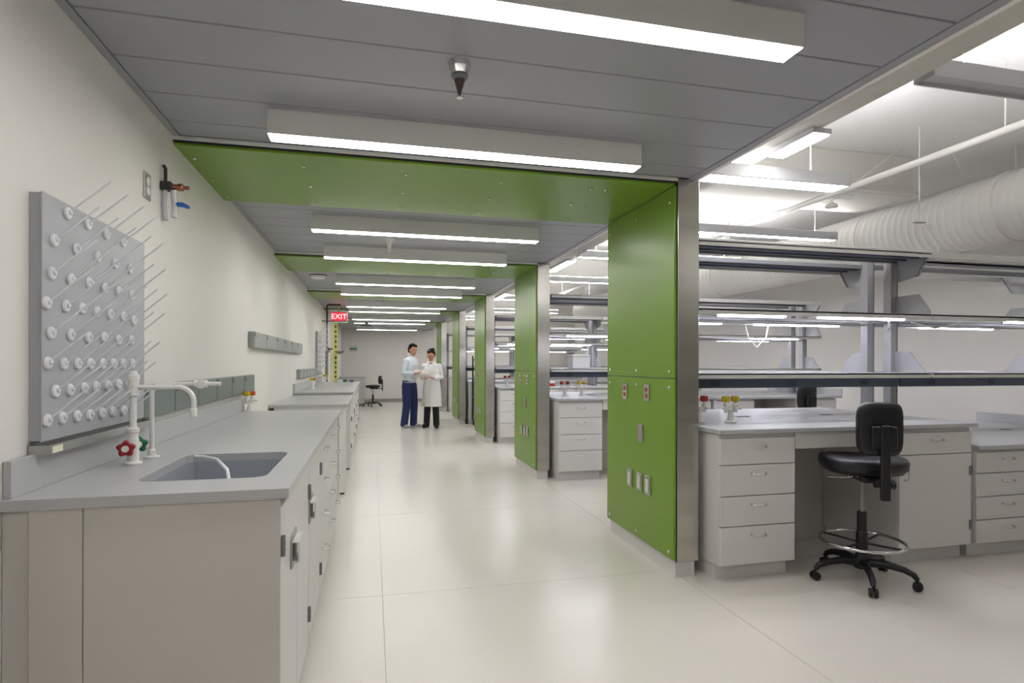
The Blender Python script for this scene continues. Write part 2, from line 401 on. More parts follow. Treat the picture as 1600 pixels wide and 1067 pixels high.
# the side panel seam strip at the near end
sp_ = thing('end_panel', 'large plain grey end panel closing the near end of the left counter', 'panel', (-.63, 1.886, 0))
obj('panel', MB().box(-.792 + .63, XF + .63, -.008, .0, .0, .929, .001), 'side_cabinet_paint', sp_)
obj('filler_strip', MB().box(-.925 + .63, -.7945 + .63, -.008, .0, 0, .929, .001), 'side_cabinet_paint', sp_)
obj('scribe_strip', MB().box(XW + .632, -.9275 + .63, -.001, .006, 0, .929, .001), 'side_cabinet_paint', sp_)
c2 = cabinet('door_cabinet', 'single-door base cabinet next to the sink cabinet in the left counter', .57, .70, .928, (XF, 2.972, 0), RL, 'door', flat=True, hside=-1)
for i, yc in enumerate((3.535, 4.095, 4.635)):
    cabinet('drawer_cabinet', ['four-drawer cabinet third from near end of left counter', 'four-drawer cabinet fourth from near end of left counter', 'four-drawer cabinet at the far end of the nearest left counter'][i], (.55, .56, .51)[i], .70, .928, (XF, yc, 0), RL, 'drawers', [.105, .33, .53, .72, .90], group='drawer cabinets under the left counter')
# worktop with sink cut out
t = thing('worktop', 'pale grey worktop of the nearest left counter with a sink cut into it', 'worktop', (-.62, 3.4, .93))
wx0, wx1, wy0, wy1 = XW + .001, -.245, 1.868, 4.92
sx0, sx1, sy0, sy1 = -.735, -.345, 2.07, 2.64
def W(x, y): return (x + .62, y - 3.4)
m = MB()
def slab_with_hole(m, o, h, r, z0, z1):
    ox0, ox1, oy0, oy1 = o; hx0, hx1, hy0, hy1 = h
    inner = []
    for cx, cy, a in ((hx1 - r, hy1 - r, 0), (hx0 + r, hy1 - r, 90), (hx0 + r, hy0 + r, 180), (hx1 - r, hy0 + r, 270)):
        for k in range(6):
            t_ = math.radians(a + 18 * k); inner.append((cx + r * math.cos(t_), cy + r * math.sin(t_)))
    outer = [(ox1, oy1), (ox0, oy1), (ox0, oy0), (ox1, oy0)]
    # quadrant fans
    n = len(inner); vs = []; fs = []
    for z in (z0, z1): vs += [W(*p) + (z,) for p in inner] + [W(*p) + (z,) for p in outer]
    S = n + 4
    for lv in (0, 1):
        b = lv * S
        for q in range(4):
            for k in range(5): fs.append((b + q * 6 + k, b + q * 6 + k + 1, b + n + q))
            fs.append((b + q * 6 + 5, b + (q * 6 + 6) % n, b + n + (q + 1) % 4, b + n + q))
    for k in range(n): fs.append((k, (k + 1) % n, S + (k + 1) % n, S + k))
    for k in range(4): fs.append((n + k, n + (k + 1) % 4, S + n + (k + 1) % 4, S + n + k))
    m.add(vs, fs); return inner
inner = slab_with_hole(m, (wx0, wx1, wy0, wy1), (sx0, sx1, sy0, sy1), .05, 0, .03)
obj('countertop', m, 'worktop', t)
obj('backsplash', MB().box(XW + .621, XW + .022 + .62, wy0 - 3.4 + .02, wy1 - 3.4, .03, .135, .002), 'worktop', t)
sk = MB(); n = len(inner)
vs = []
for z, s_ in ((0.0, 1), (-.14, .97), (-.2, .9), (-.205, .5)):
    cx, cy = (sx0 + sx1) / 2, (sy0 + sy1) / 2
    vs += [W(cx + (p[0] - cx) * s_, cy + (p[1] - cy) * s_) + (z + (.0 if s_ < 1 else .0),) for p in inner]
fs = [(l * n + k, l * n + (k + 1) % n, (l + 1) * n + (k + 1) % n, (l + 1) * n + k) for l in range(3) for k in range(n)] + [tuple(3 * n + k for k in range(n))]
sk.add(vs, fs, False)
bas = obj('sink_basin', sk, 'sink_resin', t)
obj('drain', MB().lathe([(.04, 0), (.04, .003), (.028, .002), (.0001, -.002)], W(-.54, 2.355) + (-.205,)), 'chrome', bas)
hs = obj('sink_hose', MB().tube([(-.70, 2.60, .957), (-.66, 2.58, .958), (-.60, 2.52, .955), (-.54, 2.42, .93), (-.50, 2.30, .88), (-.49, 2.22, .80), (-.50, 2.20, .735)], .007, 8), 'peg_plastic')
tag(hs, 'thin pale hose drooping into the sink of the left counter', 'hose')

# --- faucets
def star_knob(c, ax, r, h, n=5):
    a, b, t_ = ax; c = Vector(c); m = MB(); K = 40
    ring = []
    for k in range(K):
        th = 2 * PI * k / K; rr = r * (.87 + .13 * math.cos(n * th)); ring.append(a * math.cos(th) * rr + b * math.sin(th) * rr)
    lv = [(0, .75), (.15, 1), (.8, 1), (1, .8)]
    vs = [c + q * s_ + t_ * h * hh for hh, s_ in lv for q in ring]
    fs = [(l * K + k, l * K + (k + 1) % K, (l + 1) * K + (k + 1) % K, (l + 1) * K + k) for l in range(3) for k in range(K)]
    m.add(vs, fs, True); m.add([c + q * .75 for q in ring], [tuple(range(K))[::-1]]); m.add([c + q * .8 + t_ * h for q in ring], [tuple(range(K))]); return m
def arc(c, r, a0, a1, n, f): return [f(c, r, math.radians(a0 + (a1 - a0) * k / n)) for k in range(n + 1)]
f1 = thing('mixing_faucet', 'white gooseneck faucet with red and green handles beside the sink', 'faucet', (-.867, 2.44, .961))
m = MB().lathe([(.03, 0), (.03, .006), (.02, .012), (.019, .09), (.017, .1), (.017, .115), (.02, .118), (.02, .132), (.014, .135), (.012, .14)], n=20)
m.tube([(0, 0, .13), (0, 0, .30)], .0115, 14)
m.lathe([(.012, .25), (.019, .255), (.019, .31), (.021, .315), (.021, .33), (.014, .335), (.012, .345), (.0001, .348)], n=20)
obj('column', m, 'white_enamel', f1)
pts = [(.0, 0, .285), (.15, 0, .285)] + [(.15 + .055 * math.sin(a), 0, .23 + .055 * math.cos(a)) for a in [math.radians(k * 11.25) for k in range(1, 9)]] + [(.205, 0, .205)]
m = MB().tube(pts, .0095, 12).lathe([(.0095, .0), (.013, .004), (.013, .03), (.011, .035)], (.205, 0, .17), 'z', 14)
obj('spout', m, 'white_enamel', f1)
kx = Vector((.15, -.99, 0)).normalized(); ax1 = (Vector((0, 0, 1)), kx.cross(Vector((0, 0, 1))), kx)
obj('valve_body', MB().tube([(-.0, .04, .065), (-.0, -.045, .065)], .012, 12).tube([(0, 0, .065), (.0, .05, .065)], .014, 12), 'white_enamel', f1)
k1 = obj('red_handle', star_knob((-.005, -.045, .065), ax1, .031, .022), 'red_plastic', f1); k1['label'] = 'dark red star handle'
obj('handle_cap', MB().lathe([(.012, 0), (.012, .003), (.0001, .004)], Vector((-.005, -.045, .065)) + kx * .022, ax1, 16), 'white_enamel', k1)
ax2 = (Vector((0, 0, 1)), Vector((1, 0, 0)), Vector((0, 1, 0)))
k2 = obj('green_handle', star_knob((.0, .05, .065), ax2, .031, .022), 'green_plastic', f1); k2['label'] = 'dark green star handle'
f2 = thing('water_faucet', 'slim white faucet with serrated hose nozzle behind the red-handled faucet', 'faucet', (-.854, 2.59, .961))
obj('column', MB().lathe([(.028, 0), (.028, .005), (.014, .01), (.013, .03), (.009, .035)], n=18).tube([(0, 0, .03), (0, 0, .26), (.006, 0, .278), (.02, 0, .288), (.05, 0, .29), (.15, 0, .292)], .0085, 12), 'white_enamel', f2)
m = MB().lathe([(.009, 0), (.015, .004), (.015, .02), (.011, .022), (.012, .035), (.016, .04), (.016, .05), (.01, .052), (.009, .07)], (.15, 0, .292), 'x', 16)
for k in range(4): m.lathe([(.0075, .07 + k * .008), (.009, .074 + k * .008), (.0075, .078 + k * .008)], (.15, 0, .292), 'x', 12)
obj('nozzle', m, 'white_enamel', f2)
obj('knob', MB().lathe([(.006, 0), (.006, .02), (.018, .022), (.018, .034), (.0001, .036)], (.185, 0, .292), NEGY, 14), 'white_enamel', f2)

# --- peg drying rack
PEGS = [(2.149, 1.818), (2.286, 1.815), (2.429, 1.81), (2.575, 1.812)]
import math as _m
def px_to_board(px, py, X=-.957):
    # positions of the pegs measured on the board plane
    d = fw * F_PX + r2 * (px - 800) + u2 * (PY - py); t_ = X / d.x
    return (d.y * t_, CAM_H + d.z * t_)
rows = [[(103, 333), (135, 350), (164, 366), (190, 378)],
        [(82, 375), (117, 389), (150, 401), (178, 412), (201, 420)],
        [(78, 427), (108, 436), (137, 442), (161, 450), (183, 455), (204, 461)],
        [(70, 473), (100, 478), (126, 482), (149, 487), (170, 491), (190, 494), (207, 500)],
        [(77, 520), (108, 523), (136, 527), (160, 527), (183, 531), (203, 531)],
        [(72, 567), (97, 568), (119, 568), (139, 568), (158, 568), (175, 568), (190, 568), (205, 568)],
        [(84, 611), (107, 609), (129, 606), (148, 604), (166, 602), (183, 600), (198, 600)],
        [(71, 657), (95, 653), (118, 650), (138, 648), (157, 645), (174, 643), (191, 641), (204, 639)]]
def drying_rack(loc, label):
    t = thing('drying_rack', label, 'drying rack', loc, 0, 'peg drying racks on the left wall')
    m = MB().box(.030, .0355, 0, .80, 0, .75, .002).box(.0, .030, .004, .012, .004, .746).box(.0, .030, .788, .796, .004, .746).box(0, .03, .012, .788, .738, .746).box(0, .03, .012, .788, .004, .012)
    obj('board', m, 'rack_board', t)
    tr = MB()
    tr.prism([(.0, .0), (.055, -.005), (.055, .022), (.052, .022), (.052, .0), (.003, .004), (.003, .03), (0, .03)], 'y', -.002, .86)
    tr.box(0, .055, -.004, -.002, -.005, .022).box(0, .055, .86, .862, -.005, .022)
    o = obj('drip_tray', tr, 'stainless_soft', t); o.location = (.003, .0, -.031)
    obj('tray_sticker', MB().box(.0583, .0590, .01, .07, -.034, -.014), 'sign_pale', t)
    pegs = {}
    for L in (.15, .12):
        s_ = .70; dx, dz = .74, .67
        m = MB().lathe([(.0195, 0), (.0205, .004), (.018, .009), (.009, .011)], (0, 0, 0), 'x', 14)
        m.tube([(.002, 0, .001), (.012, 0, .006), (.012 + dx * L, 0, .006 + dz * L), (.016 + dx * L, 0, .010 + dz * L)], [.006, .0036, .0032, .0015], 8)
        m.lathe([(.011, .009), (.008, .016), (.0001, .018)], (0, 0, .004), 'x', 12)
        pegs[L] = m.mesh('peg')
    for ri, r_ in enumerate(rows):
        for p in r_:
            yy, zz = px_to_board(*p)
            obj('peg', pegs[.15 if ri < 5 else .12], 'peg_plastic', t, (.0355, yy - 2.01, zz - 1.10))
    return t
d1 = drying_rack((XW + .001, 2.01, 1.10), 'large grey peg drying rack with white pegs over the sink, left wall')
dup(d1, (XW + .001, 10.95, 1.16), label='far grey peg drying rack beside the safety shower, left wall')

# --- wall holders (rows of metal compartments)
def holders(n, L, h, d, loc, label, m_, plate=False):
    t = thing('wall_holder_rack', label, 'holder rack', loc)
    obj('rail', MB().box(0, .008, 0, L, 0, h, .002), 'holder_grey', t)
    wd = L / n
    for k in range(n):
        b = MB().box(.008, d, k * wd + .004, (k + 1) * wd - .004, .0, h, .004)
        bo = obj('compartment', b, m_, t)
        obj('latch', MB().box(d, d + .004, k * wd + .02, k * wd + .10, h * .70, h * .70 + .008).box(d, d + .004, k * wd + .02, k * wd + .028, h * .70, h * .95), 'shelf_under', bo)
    return t
holders(6, 2.44, .145, .03, (XW, 2.83, 1.095), 'row of flat grey steel holders low on left wall behind the faucets', 'holder_glass')
holders(6, 3.40, .135, .05, (XW, 5.15, 1.463), 'higher row of grey steel holders midway along the left wall', 'holder_grey')
holders(6, 2.6, .125, .05, (XW, 8.28, 1.125), 'row of grey steel holders above the third left counter', 'holder_grey')

# --- wall plate + dispensing valve high on left wall
t = thing('wall_outlet', 'stainless two-gang outlet plate high on the left wall', 'outlet', (XW, 2.935, 2.135))
obj('plate', MB().box(0, .006, -.04, .04, -.06, .06, .002), 'stainless_soft', t)
for dz in (.022, -.022): obj('socket', MB().lathe([(.02, 0), (.02, .003), (.0001, .003)], (.006, 0, dz), 'x', 14), 'white_enamel', t)
t = thing('gas_valve', 'copper and steel valve with clear tubing and blue lever high on left wall', 'valve', (XW, 3.12, 2.19))
obj('bracket', MB().box(0, .05, -.02, .03, -.02, .02, .003).tube([(.02, 0, .02), (.02, 0, .085), (.012, -.005, .1)], .008, 10), 'dark_gap', t)
obj('copper_valve', MB().tube([(.05, 0, 0), (.10, 0, -.002)], .013, 12).lathe([(.018, 0), (.018, .02), (.014, .024)], (.075, 0, -.002), 'x', 14).tube([(.10, 0, -.002), (.125, 0, -.002)], .009, 12), 'copper', t)
obj('tube', MB().tube([(.02, 0, -.02), (.015, 0, -.08), (.018, 0, -.14), (.022, 0, -.165)], .010, 10).tube([(.055, 0, -.02), (.062, 0, -.10), (.058, 0, -.15)], .014, 10), 'clear_plastic', t)
obj('blue_lever', MB().tube([(.062, 0, -.085), (.095, 0, -.085), (.125, 0, -.098)], [.012, .012, .008], 10), 'blue_plastic', t)

# ================================================================== GAS TURRETS
def turret(loc, cols, label, rz=0, sc=1):
    t = thing('gas_turret', label, 'gas tap', (loc[0], loc[1], loc[2] + .001), rz)
    m = MB().lathe([(.034, 0), (.034, .006), (.02, .012), (.016, .03), (.013, .06), (.016, .075), (.016, .09)], n=18)
    m.tube([(-.055, 0, .082), (.055, 0, .082)], .009, 10).lathe([(.03, 0), (.03, .003)], (0, 0, .09), n=16)
    obj('base', m, 'white_enamel', t)
    for sx, c in ((-1, cols[0]), (1, cols[1])):
        v = obj('valve', MB().lathe([(.012, .06), (.012, .10), (.016, .103), (.016, .11), (.007, .112), (.007, .125)], (sx * .036, 0, 0), n=14).tube([(sx * .036, 0, .082), (sx * .036, -.05, .082)], [.008, .004], 8), 'white_enamel', t)
        k = obj('knob', star_knob((sx * .036, 0, .122), (Vector((1, 0, 0)), Vector((0, 1, 0)), Vector((0, 0, 1))), .024, .034, 6), c + '_plastic', t); k['label'] = c.replace('_', ' ') + ' knob'
    t.scale = (sc, sc, sc)
    return t
turret((-.925, 4.86, .96), ('yellow', 'orange'), 'gas tap with yellow and orange knobs at far end of nearest left counter', 1.2)
turret((-.84, 8.9, .96), ('yellow', 'orange'), 'gas tap with yellow knobs on the third left counter', 1.2)

# ================================================================== LEFT TABLE 2 AND COUNTER 3, 4
t = thing('lab_table', 'grey-topped lab table on steel legs between the two left counters', 'table', (-.61, 6.95, 0))
obj('tabletop', MB().box(-.375, .375, -.86, .86, .895, .925, .003), 'worktop', t)
obj('apron', MB().box(-.36, .33, -.83, -.80, .83, .895, .002), 'fixture_side', t)
obj('apron', MB().box(.31, .34, -.80, .80, .83, .895, .002), 'fixture_side', t)
obj('junction_box', MB().box(-.37, -.33, -.845, -.83, .84, .89), 'dark_gap', t)
for lx in (-.33, .28):
    for lyy in (-.80, .62):
        l = obj('leg', MB().box(lx, lx + .07, lyy, lyy + .05, .02, .83, .004), 'fixture_side', t)
        obj('foot', MB().lathe([(.022, 0), (.022, .012), (.008, .015), (.008, .03)], (lx + .035, lyy + .025, 0), n=12), 'dark_gap', l)
yy = 7.93
for i in range(7):
    cabinet('drawer_cabinet', 'white base cabinet under the third left counter, number %s from its near end' % ['first', 'second', 'third', 'fourth', 'fifth', 'sixth', 'seventh'][i], .60, .70, .928, (XF, yy + .31 + i * .605, 0), RL, 'drawers' if i % 2 else 'drawer_door', [.105, .33, .53, .72, .90] if i % 2 else [.105, .72, .90], group='cabinets under the third left counter')
t = thing('worktop', 'grey worktop with short backsplash on the third left counter', 'worktop', (-.615, 10.05, .93))
obj('countertop', MB().box(XW + .616, .375, -2.15, 2.15, 0, .03, .003), 'worktop', t)
obj('backsplash', MB().box(XW + .616, XW + .637, -2.13, 2.15, .03, .135, .002), 'worktop', t)
turret((-.86, 11.4, .96), ('yellow', 'yellow'), 'white lab faucet tap beside the far drying rack', 1.2)
# clutter behind on counter 3
for i, (x, y_, c, w_, h_) in enumerate([(-.62, 12.05, 'box_white', .10, .05), (-.54, 12.1, 'green_plastic', .10, .04), (-.40, 12.0, 'cart_grey', .08, .035)]):
    b = thing('supply_box', ['small pale supply box at far end of third left counter', 'small green supply tray at far end of third left counter', 'small dark supply tray at far end of third left counter'][i], 'box', (x, y_, .961))
    obj('box_body', MB().box(-w_ / 2, w_ / 2, -.05, .05, 0, h_, .004), c, b)
    obj('box_lid', MB().box(-w_ / 2 - .003, w_ / 2 + .003, -.053, .053, h_, h_ + .008, .002), 'shelf_under', b)
# last counter near the far wall
t = thing('far_counter', 'white end counter near the far wall behind the black chair', 'counter', (-.6, 18.7, 0))
obj('carcass', MB().box(-.37, .34, 0, 1.2, .08, .87, .003), 'cabinet_paint', t)
obj('countertop', MB().box(-.39, .40, -.02, 1.25, .87, .90, .003), 'worktop', t)
obj('kick_base', MB().box(-.36, .30, .03, 1.17, 0, .08), 'baseboard_grey', t)
for k in range(2): 
    d = obj('door', MB().box(.34, .355, .02 + k * .6, .58 + k * .6, .1, .85, .002), 'cabinet_paint', t)

# ================================================================== SAFETY SHOWER, EXIT SIGN
t = thing('safety_shower', 'dark safety shower pipe with teal shower head above the left counter', 'safety shower', (-.87, 12.0, .961))
obj('riser', MB().tube([(0, 0, 0), (0, 0, 1.15)], .016, 10).tube([(.0, -.04, .12), (0, -.04, .62)], .03, 10), 'grey_pipe', t)
obj('upper_pipe', MB().tube([(0, 0, 1.15), (0, 0, 1.50), (.02, 0, 1.52), (.26, 0, 1.52)], .018, 10), 'dark_pipe', t)
obj('shower_arm', MB().tube([(-.10, 0, 1.20), (.3, 0, 1.20), (.74, 0, 1.205), (.76, 0, 1.19), (.76, 0, 1.155)], .013, 10).tube([(.30, 0, 1.2), (.42, 0, 1.27)], .008, 8), 'grey_pipe', t)
obj('shower_head', MB().lathe([(.02, .05), (.035, .02), (.12, -.006), (.128, -.022), (.0001, -.026)], (.76, 0, 1.145), n=24), 'teal_enamel', t)
obj('pull_lever', MB().tube([(0, 0, .66), (.05, 0, .64), (.11, -.02, .66)], .012, 8), 'dark_gap', t)
e = obj('eyewash_bowl', MB().lathe([(.02, -.05), (.06, -.03), (.09, .0), (.092, .01), (.085, .01), (.05, -.02), (.0001, -.03)], (.24, -.05, .60), n=20), 'grey_pipe', t)
t = thing('shower_sign', 'tall yellow and black striped warning sign beside the safety shower', 'sign', (-.75, 12.1, .97))
obj('sign_board', MB().box(-.07, .0, -.005, .005, 0, 1.17, .002), 'sign_pale', t)
sb = obj('yellow_board', MB().box(.0, .075, -.008, .006, 0, 1.17, .002), 'sign_yellow', t)
for zz in [.09, .18, .28, .37, .47, .69, .79, .89, .99, 1.09]:
    obj('black_mark', MB().prism([(.02, zz - .03), (.05, zz - .02), (.056, zz + .005), (.045, zz + .03), (.022, zz + .025), (.03, zz)], 'y', -.0105, -.008), 'ink_black', sb)
t = thing('exit_sign', 'red lit EXIT sign hanging above the safety shower', 'exit sign', (-.67, 12.5, 2.29))
obj('sign_case', MB().box(-.17, .17, .0, .04, -.12, .12, .004), 'white_enamel', t)
obj('sign_face', MB().box(-.155, .155, -.003, .0, -.09, .09, .001), 'exit_red', t)
obj('mount', MB().tube([(0, .02, .12), (0, .02, .208)], .012, 10), 'white_enamel', t)
def text(s, size, name, m_, parent, loc, rot, ext=.002):
    cu = bpy.data.curves.new(name, 'FONT'); cu.body = s; cu.size = size; cu.extrude = ext; cu.align_x = 'CENTER'; cu.align_y = 'CENTER'
    o = bpy.data.objects.new('tmp', cu); C.objects.link(o); dg = bpy.context.evaluated_depsgraph_get()
    me = bpy.data.meshes.new_from_object(o.evaluated_get(dg)); bpy.data.objects.remove(o); me.name = name
    return obj(name, me, m_, parent, loc, rot)
text('EXIT', .15, 'lettering', 'exit_white', t, (0, -.005, 0), (PI / 2, 0, 0))
t = thing('wall_notice', 'small green and white notice on the far wall', 'notice', (-.63, Y1 - .006, 1.815))
obj('notice_board', MB().box(-.13, .13, -.006, .006, -.1, .1, .002), 'paper', t)
obj('notice_band', MB().box(-.12, .12, -.008, -.006, -.03, .03, .001), 'green_sticker', t)
t = thing('wall_dispenser', 'small grey dispenser shelf on the left wall past the safety shower', 'dispenser', (XW, 14.2, 1.58))
obj('dispenser_body', MB().box(0, .15, -.15, .15, 0, .12, .006), 'holder_grey', t)

# ================================================================== RIGHT BENCHES
def bench_set(y0, k):
    """y0: offset of the bench from the nearest one"""
    who = ['nearest right bench', 'second right bench', 'third right bench', 'fourth right bench', 'fifth right bench'][k]
    yf = 3.14 + y0
    gd = 'base cabinets of the right-hand benches'
    cabinet('drawer_cabinet', 'four-drawer cabinet at the corridor end of the %s' % who, .532, .66, .905, (2.323, yf, 0), 0, 'drawers', [.105, .342, .528, .719, .885], group=gd)
    cabinet('door_cabinet', 'door cabinet with top drawer right of the knee space, %s' % who, .61, .66, .905, (3.692, yf, 0), 0, 'drawer_door', [.105, .735, .885], group=gd, hside=-1)
    t = thing('worktop', 'white worktop of the %s with kneehole apron' % who, 'worktop', (3.03, 3.84 + y0, .91))
    w0 = -.99 if True else 0
    obj('countertop', MB().box(-.992, 1.0, -.72, .72, 0, .03, .004), 'worktop', t)
    obj('apron', MB().box(-.438, .352, -.695, -.675, -.105, -.002, .002), 'cabinet_paint', t)
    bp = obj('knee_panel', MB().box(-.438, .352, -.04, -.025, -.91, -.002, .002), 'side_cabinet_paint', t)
    op = obj('outlet_plate', MB().box(-.36, -.29, -.046, -.04, -.54, -.42, .002), 'outlet_grey', bp)
    for cx in (-.30, .45): obj('cable_grommet', MB().box(cx - .05, cx + .05, .02, .06, .03, .033, .001), 'shelf_under', t)
    # far side carcass row
    if k < 4:
        cabinet('drawer_cabinet', 'back-side cabinet row end of the %s, facing the next bay' % who, .532, .58, .905, (2.323, 4.52 + y0, 0), PI, 'drawers', [.105, .342, .528, .719, .885], group=gd)
        cabinet('door_cabinet', 'back-side door cabinet of the %s, facing the next bay' % who, .61, .58, .905, (3.692, 4.52 + y0, 0), PI, 'drawer_door', [.105, .735, .885], group=gd)
    # outer module
    low = (k == 0); h = .752 if low else .905; hc_ = h - .002
    sp4 = [.105, .268, .427, .589, .735] if low else [.105, .342, .528, .719, .885]
    cabinet('drawer_cabinet', ('low' if low else 'outer') + ' four-drawer cabinet right of the door cabinet, %s' % who, .56, .66, hc_, (4.315, yf, 0), 0, 'drawers', sp4, group=gd)
    if k < 3: cabinet('door_cabinet', 'door cabinet at the wall end of the %s' % who, .60, .66, hc_, (5.50, yf, 0), 0, 'drawer_door', [.105, sp4[3], sp4[4]], group=gd)
    t = thing('worktop', ('low white worktop at right end of the %s' if low else 'outer white worktop at wall end of the %s') % who, 'worktop', (4.96, 3.84 + y0, h))
    obj('countertop', MB().box(-.915, .91, -.72, .72, 0, .03, .004), 'worktop', t)
    obj('backsplash', MB().box(.895, .91, -.72, .72, .03, .12, .002), 'worktop', t)
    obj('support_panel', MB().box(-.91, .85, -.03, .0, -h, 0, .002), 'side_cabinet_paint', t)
    for cx in (.35,): obj('cable_grommet', MB().box(cx - .05, cx + .05, .02, .06, .03, .033, .001), 'shelf_under', t)
    # ---- shelving
    s = thing('shelving_unit', 'grey steel double-sided shelving on posts above the %s' % who, 'shelving', (2.06, 3.87 + y0, 0), 0, 'shelving over the right-hand benches')
    Xs = [.03, 1.94, 3.78]
    for i, x in enumerate(Xs):
        z0 = .941 if i < 2 else (.783 if low else .936)
        for yy_ in (-.145, .075):
            obj('post', MB().box(x - .065, x - .008, yy_, yy_ + .07, z0, 2.18, .003), 'shelf_steel', s)
            obj('post_channel', MB().box(x - .008, x + .012, yy_ + .008, yy_ + .062, z0, 2.18, .002), 'shelf_under', s)
        if i == 0: continue
        for sg, b0 in ((-1, -.145), (1, .145)):
            e = sg * (.435)
            for nm, poly in (('top', [(b0, 2.16), (e, 2.16), (e + -sg * .10, 2.00), (b0 + sg * .02, 1.975)]),
                             ('mid', [(b0, 1.70), (e, 1.70), (e, 1.735), (e - sg * .09, 1.865), (b0, 1.865)]),
                             ('low', [(b0, 1.275), (e - sg * .03, 1.275), (e - sg * .16, 1.43), (b0, 1.44)])):
                obj('bracket', MB().prism(poly, 'x', x - .02, x - .012), 'shelf_steel', s)
                if nm == 'top':
                    obj('bracket_edge', MB().prism([(e, 2.165), (e - sg * .1, 2.0), (e - sg * .112, 2.0), (e - sg * .014, 2.165)], 'x', x - .026, x - .006), 'shelf_under', s)
    for i in range(2):
        x0, x1 = Xs[i] + (.0 if i else -.03), Xs[i + 1] - .012
        if i: x0 += .005
        for sg in (-1, 1):
            a, b = (sg * .14, sg * .44)
            # middle and lower shelves: pan with lip
            for z, nm in ((1.67, 'shelf'), (1.24, 'shelf')):
                sh = obj(nm, MB().box(x0, x1, a, b, z + .024, z + .036, .001), 'shelf_steel', s)
                obj('shelf_lip', MB().box(x0, x1, b - sg * .004, b, z, z + .037, .001), 'shelf_lip', sh)
            if i == 0:
                sh = obj('shelf', MB().box(x0, x1, a, b, 2.145, 2.155, .001), 'shelf_under', s)
                for rr_ in (.22, .33): obj('shelf_rib', MB().box(x0, x1, sg * rr_, sg * (rr_ + .02), 2.130, 2.145), 'raceway', sh)
            else:
                sh = obj('shelf_frame', MB().box(x0, x1, a, a + sg * .02, 2.14, 2.165, .001), 'shelf_under', s)
            obj('shelf_lip', MB().box(x0, x1, b - sg * .006, b, 2.122, 2.168, .001), 'shelf_lip', sh)
        for yy_ in (-.16, .13):
            obj('top_rail', MB().box(x0, x1, yy_, yy_ + .03, 2.128, 2.158, .002), 'shelf_under', s)
            obj('mid_rail', MB().box(x0, x1, yy_, yy_ + .02, 1.655, 1.668, .001), 'shelf_steel', s)
        rw = obj('raceway', MB().box(x0, x1, -.165, -.148, 1.165, 1.232, .003), 'raceway', s)
        for q in range(3):
            xx = x0 + (x1 - x0) * (q + .5) / 3
            obj('raceway_outlet', MB().box(xx - .035, xx + .035, -.169, -.165, 1.18, 1.218, .001).box(xx - .02, xx - .005, -.171, -.169, 1.19, 1.208).box(xx + .005, xx + .02, -.171, -.169, 1.19, 1.208), 'raceway_dark', rw)
    obj('raceway', MB().box(-.0, 3.76, .148, .165, 1.165, 1.232, .003), 'raceway', s)
    # ---- task lights under the middle shelf
    spots = [(2.53, -.38, .51), (3.43, -.38, .72), (5.14, -.38, .72), (2.52, .36, .5), (3.50, .36, .82), (5.2, .36, .82)]
    for q, (x, dy, L) in enumerate(spots):
        if k > 2 and q > 3: continue
        tl = thing('task_light', '%s task light under the middle shelf, %s side of %s' % (['left', 'middle', 'right'][q % 3], ['front', 'back'][q // 3], who), 'light', (x, 3.87 + y0 + dy, 1.66), 0, 'slim task lights under the bench shelves')
        obj('housing', MB().box(-L / 2 - .02, L / 2 + .02, -.035, .035, .012, .032, .004), 'white_enamel', tl)
        obj('tube_diffuser', MB().box(-L / 2, L / 2, -.026, .026, .0, .012, .005), 'lamp_task', tl)
    return s
for k in range(5): bench_set([0, 3.15, 6.29, 9.40, 12.7][k], k)
for (a, b), yy in (((.0, 0), 0),):
    pass
turret((2.37, 3.50, .94), ('yellow', 'yellow'), 'gas tap with two yellow knobs, nearest right bench beside the column', .2, 1.15)
turret((2.17, 3.56, .94), ('dull_red', 'dull_red'), 'gas tap with two red knobs, nearest right bench against the column', .2, 1.15)
turret((5.45, 3.75, .782), ('dull_red', 'dull_red'), 'gas tap with red knobs at the photo right edge, low worktop', .2, 1.1)
for k, yo in ((1, 3.15), (2, 6.29)):
    turret((2.30, 3.65 + yo, .94), ('dull_red', 'dull_red'), 'gas tap with red knobs on the %s right bench' % ['', 'second', 'third'][k], .2, 1.15)
    turret((2.52, 3.65 + yo, .94), ('yellow', 'yellow'), 'gas tap with yellow knobs on the %s right bench' % ['', 'second', 'third'][k], .2, 1.15)
t = thing('water_tap', 'low grey swing tap behind the red gas knobs on nearest right bench', 'faucet', (2.22, 3.95, .94))
obj('tap_column', MB().lathe([(.025, 0), (.025, .006), (.012, .012), (.011, .2)], n=14).tube([(0, 0, .19), (0, 0, .24), (.02, 0, .26), (.16, -.02, .285), (.19, -.02, .28), (.2, -.02, .255)], .010, 10), 'grey_pipe', t)
# cords drooping from the shelf lights
for i, pts in enumerate([[(3.05, 4.3, 1.66), (3.08, 4.3, 1.56), (3.16, 4.3, 1.48), (3.25, 4.3, 1.56), (3.27, 4.3, 1.66)], [(2.5, 4.3, 1.65), (2.52, 4.3, 1.55), (2.60, 4.3, 1.47)], [(3.70, 3.52, 1.66), (3.78, 3.6, 1.62), (3.9, 3.72, 1.60), (4.0, 3.76, 1.66)], [(3.99, 3.6, 1.66), (4.1, 3.5, 1.61), (4.25, 3.5, 1.64), (4.4, 3.55, 1.66)]]):
    tag(obj('power_cord', MB().tube(pts, .006, 8), 'white_enamel'), ['white cord looping below the back task light', 'white cord hanging left below the back task light', 'thin cord sagging left of the shelving posts', 'thin cord sagging right of the shelving posts'][i] + ', nearest right bench', 'cord')

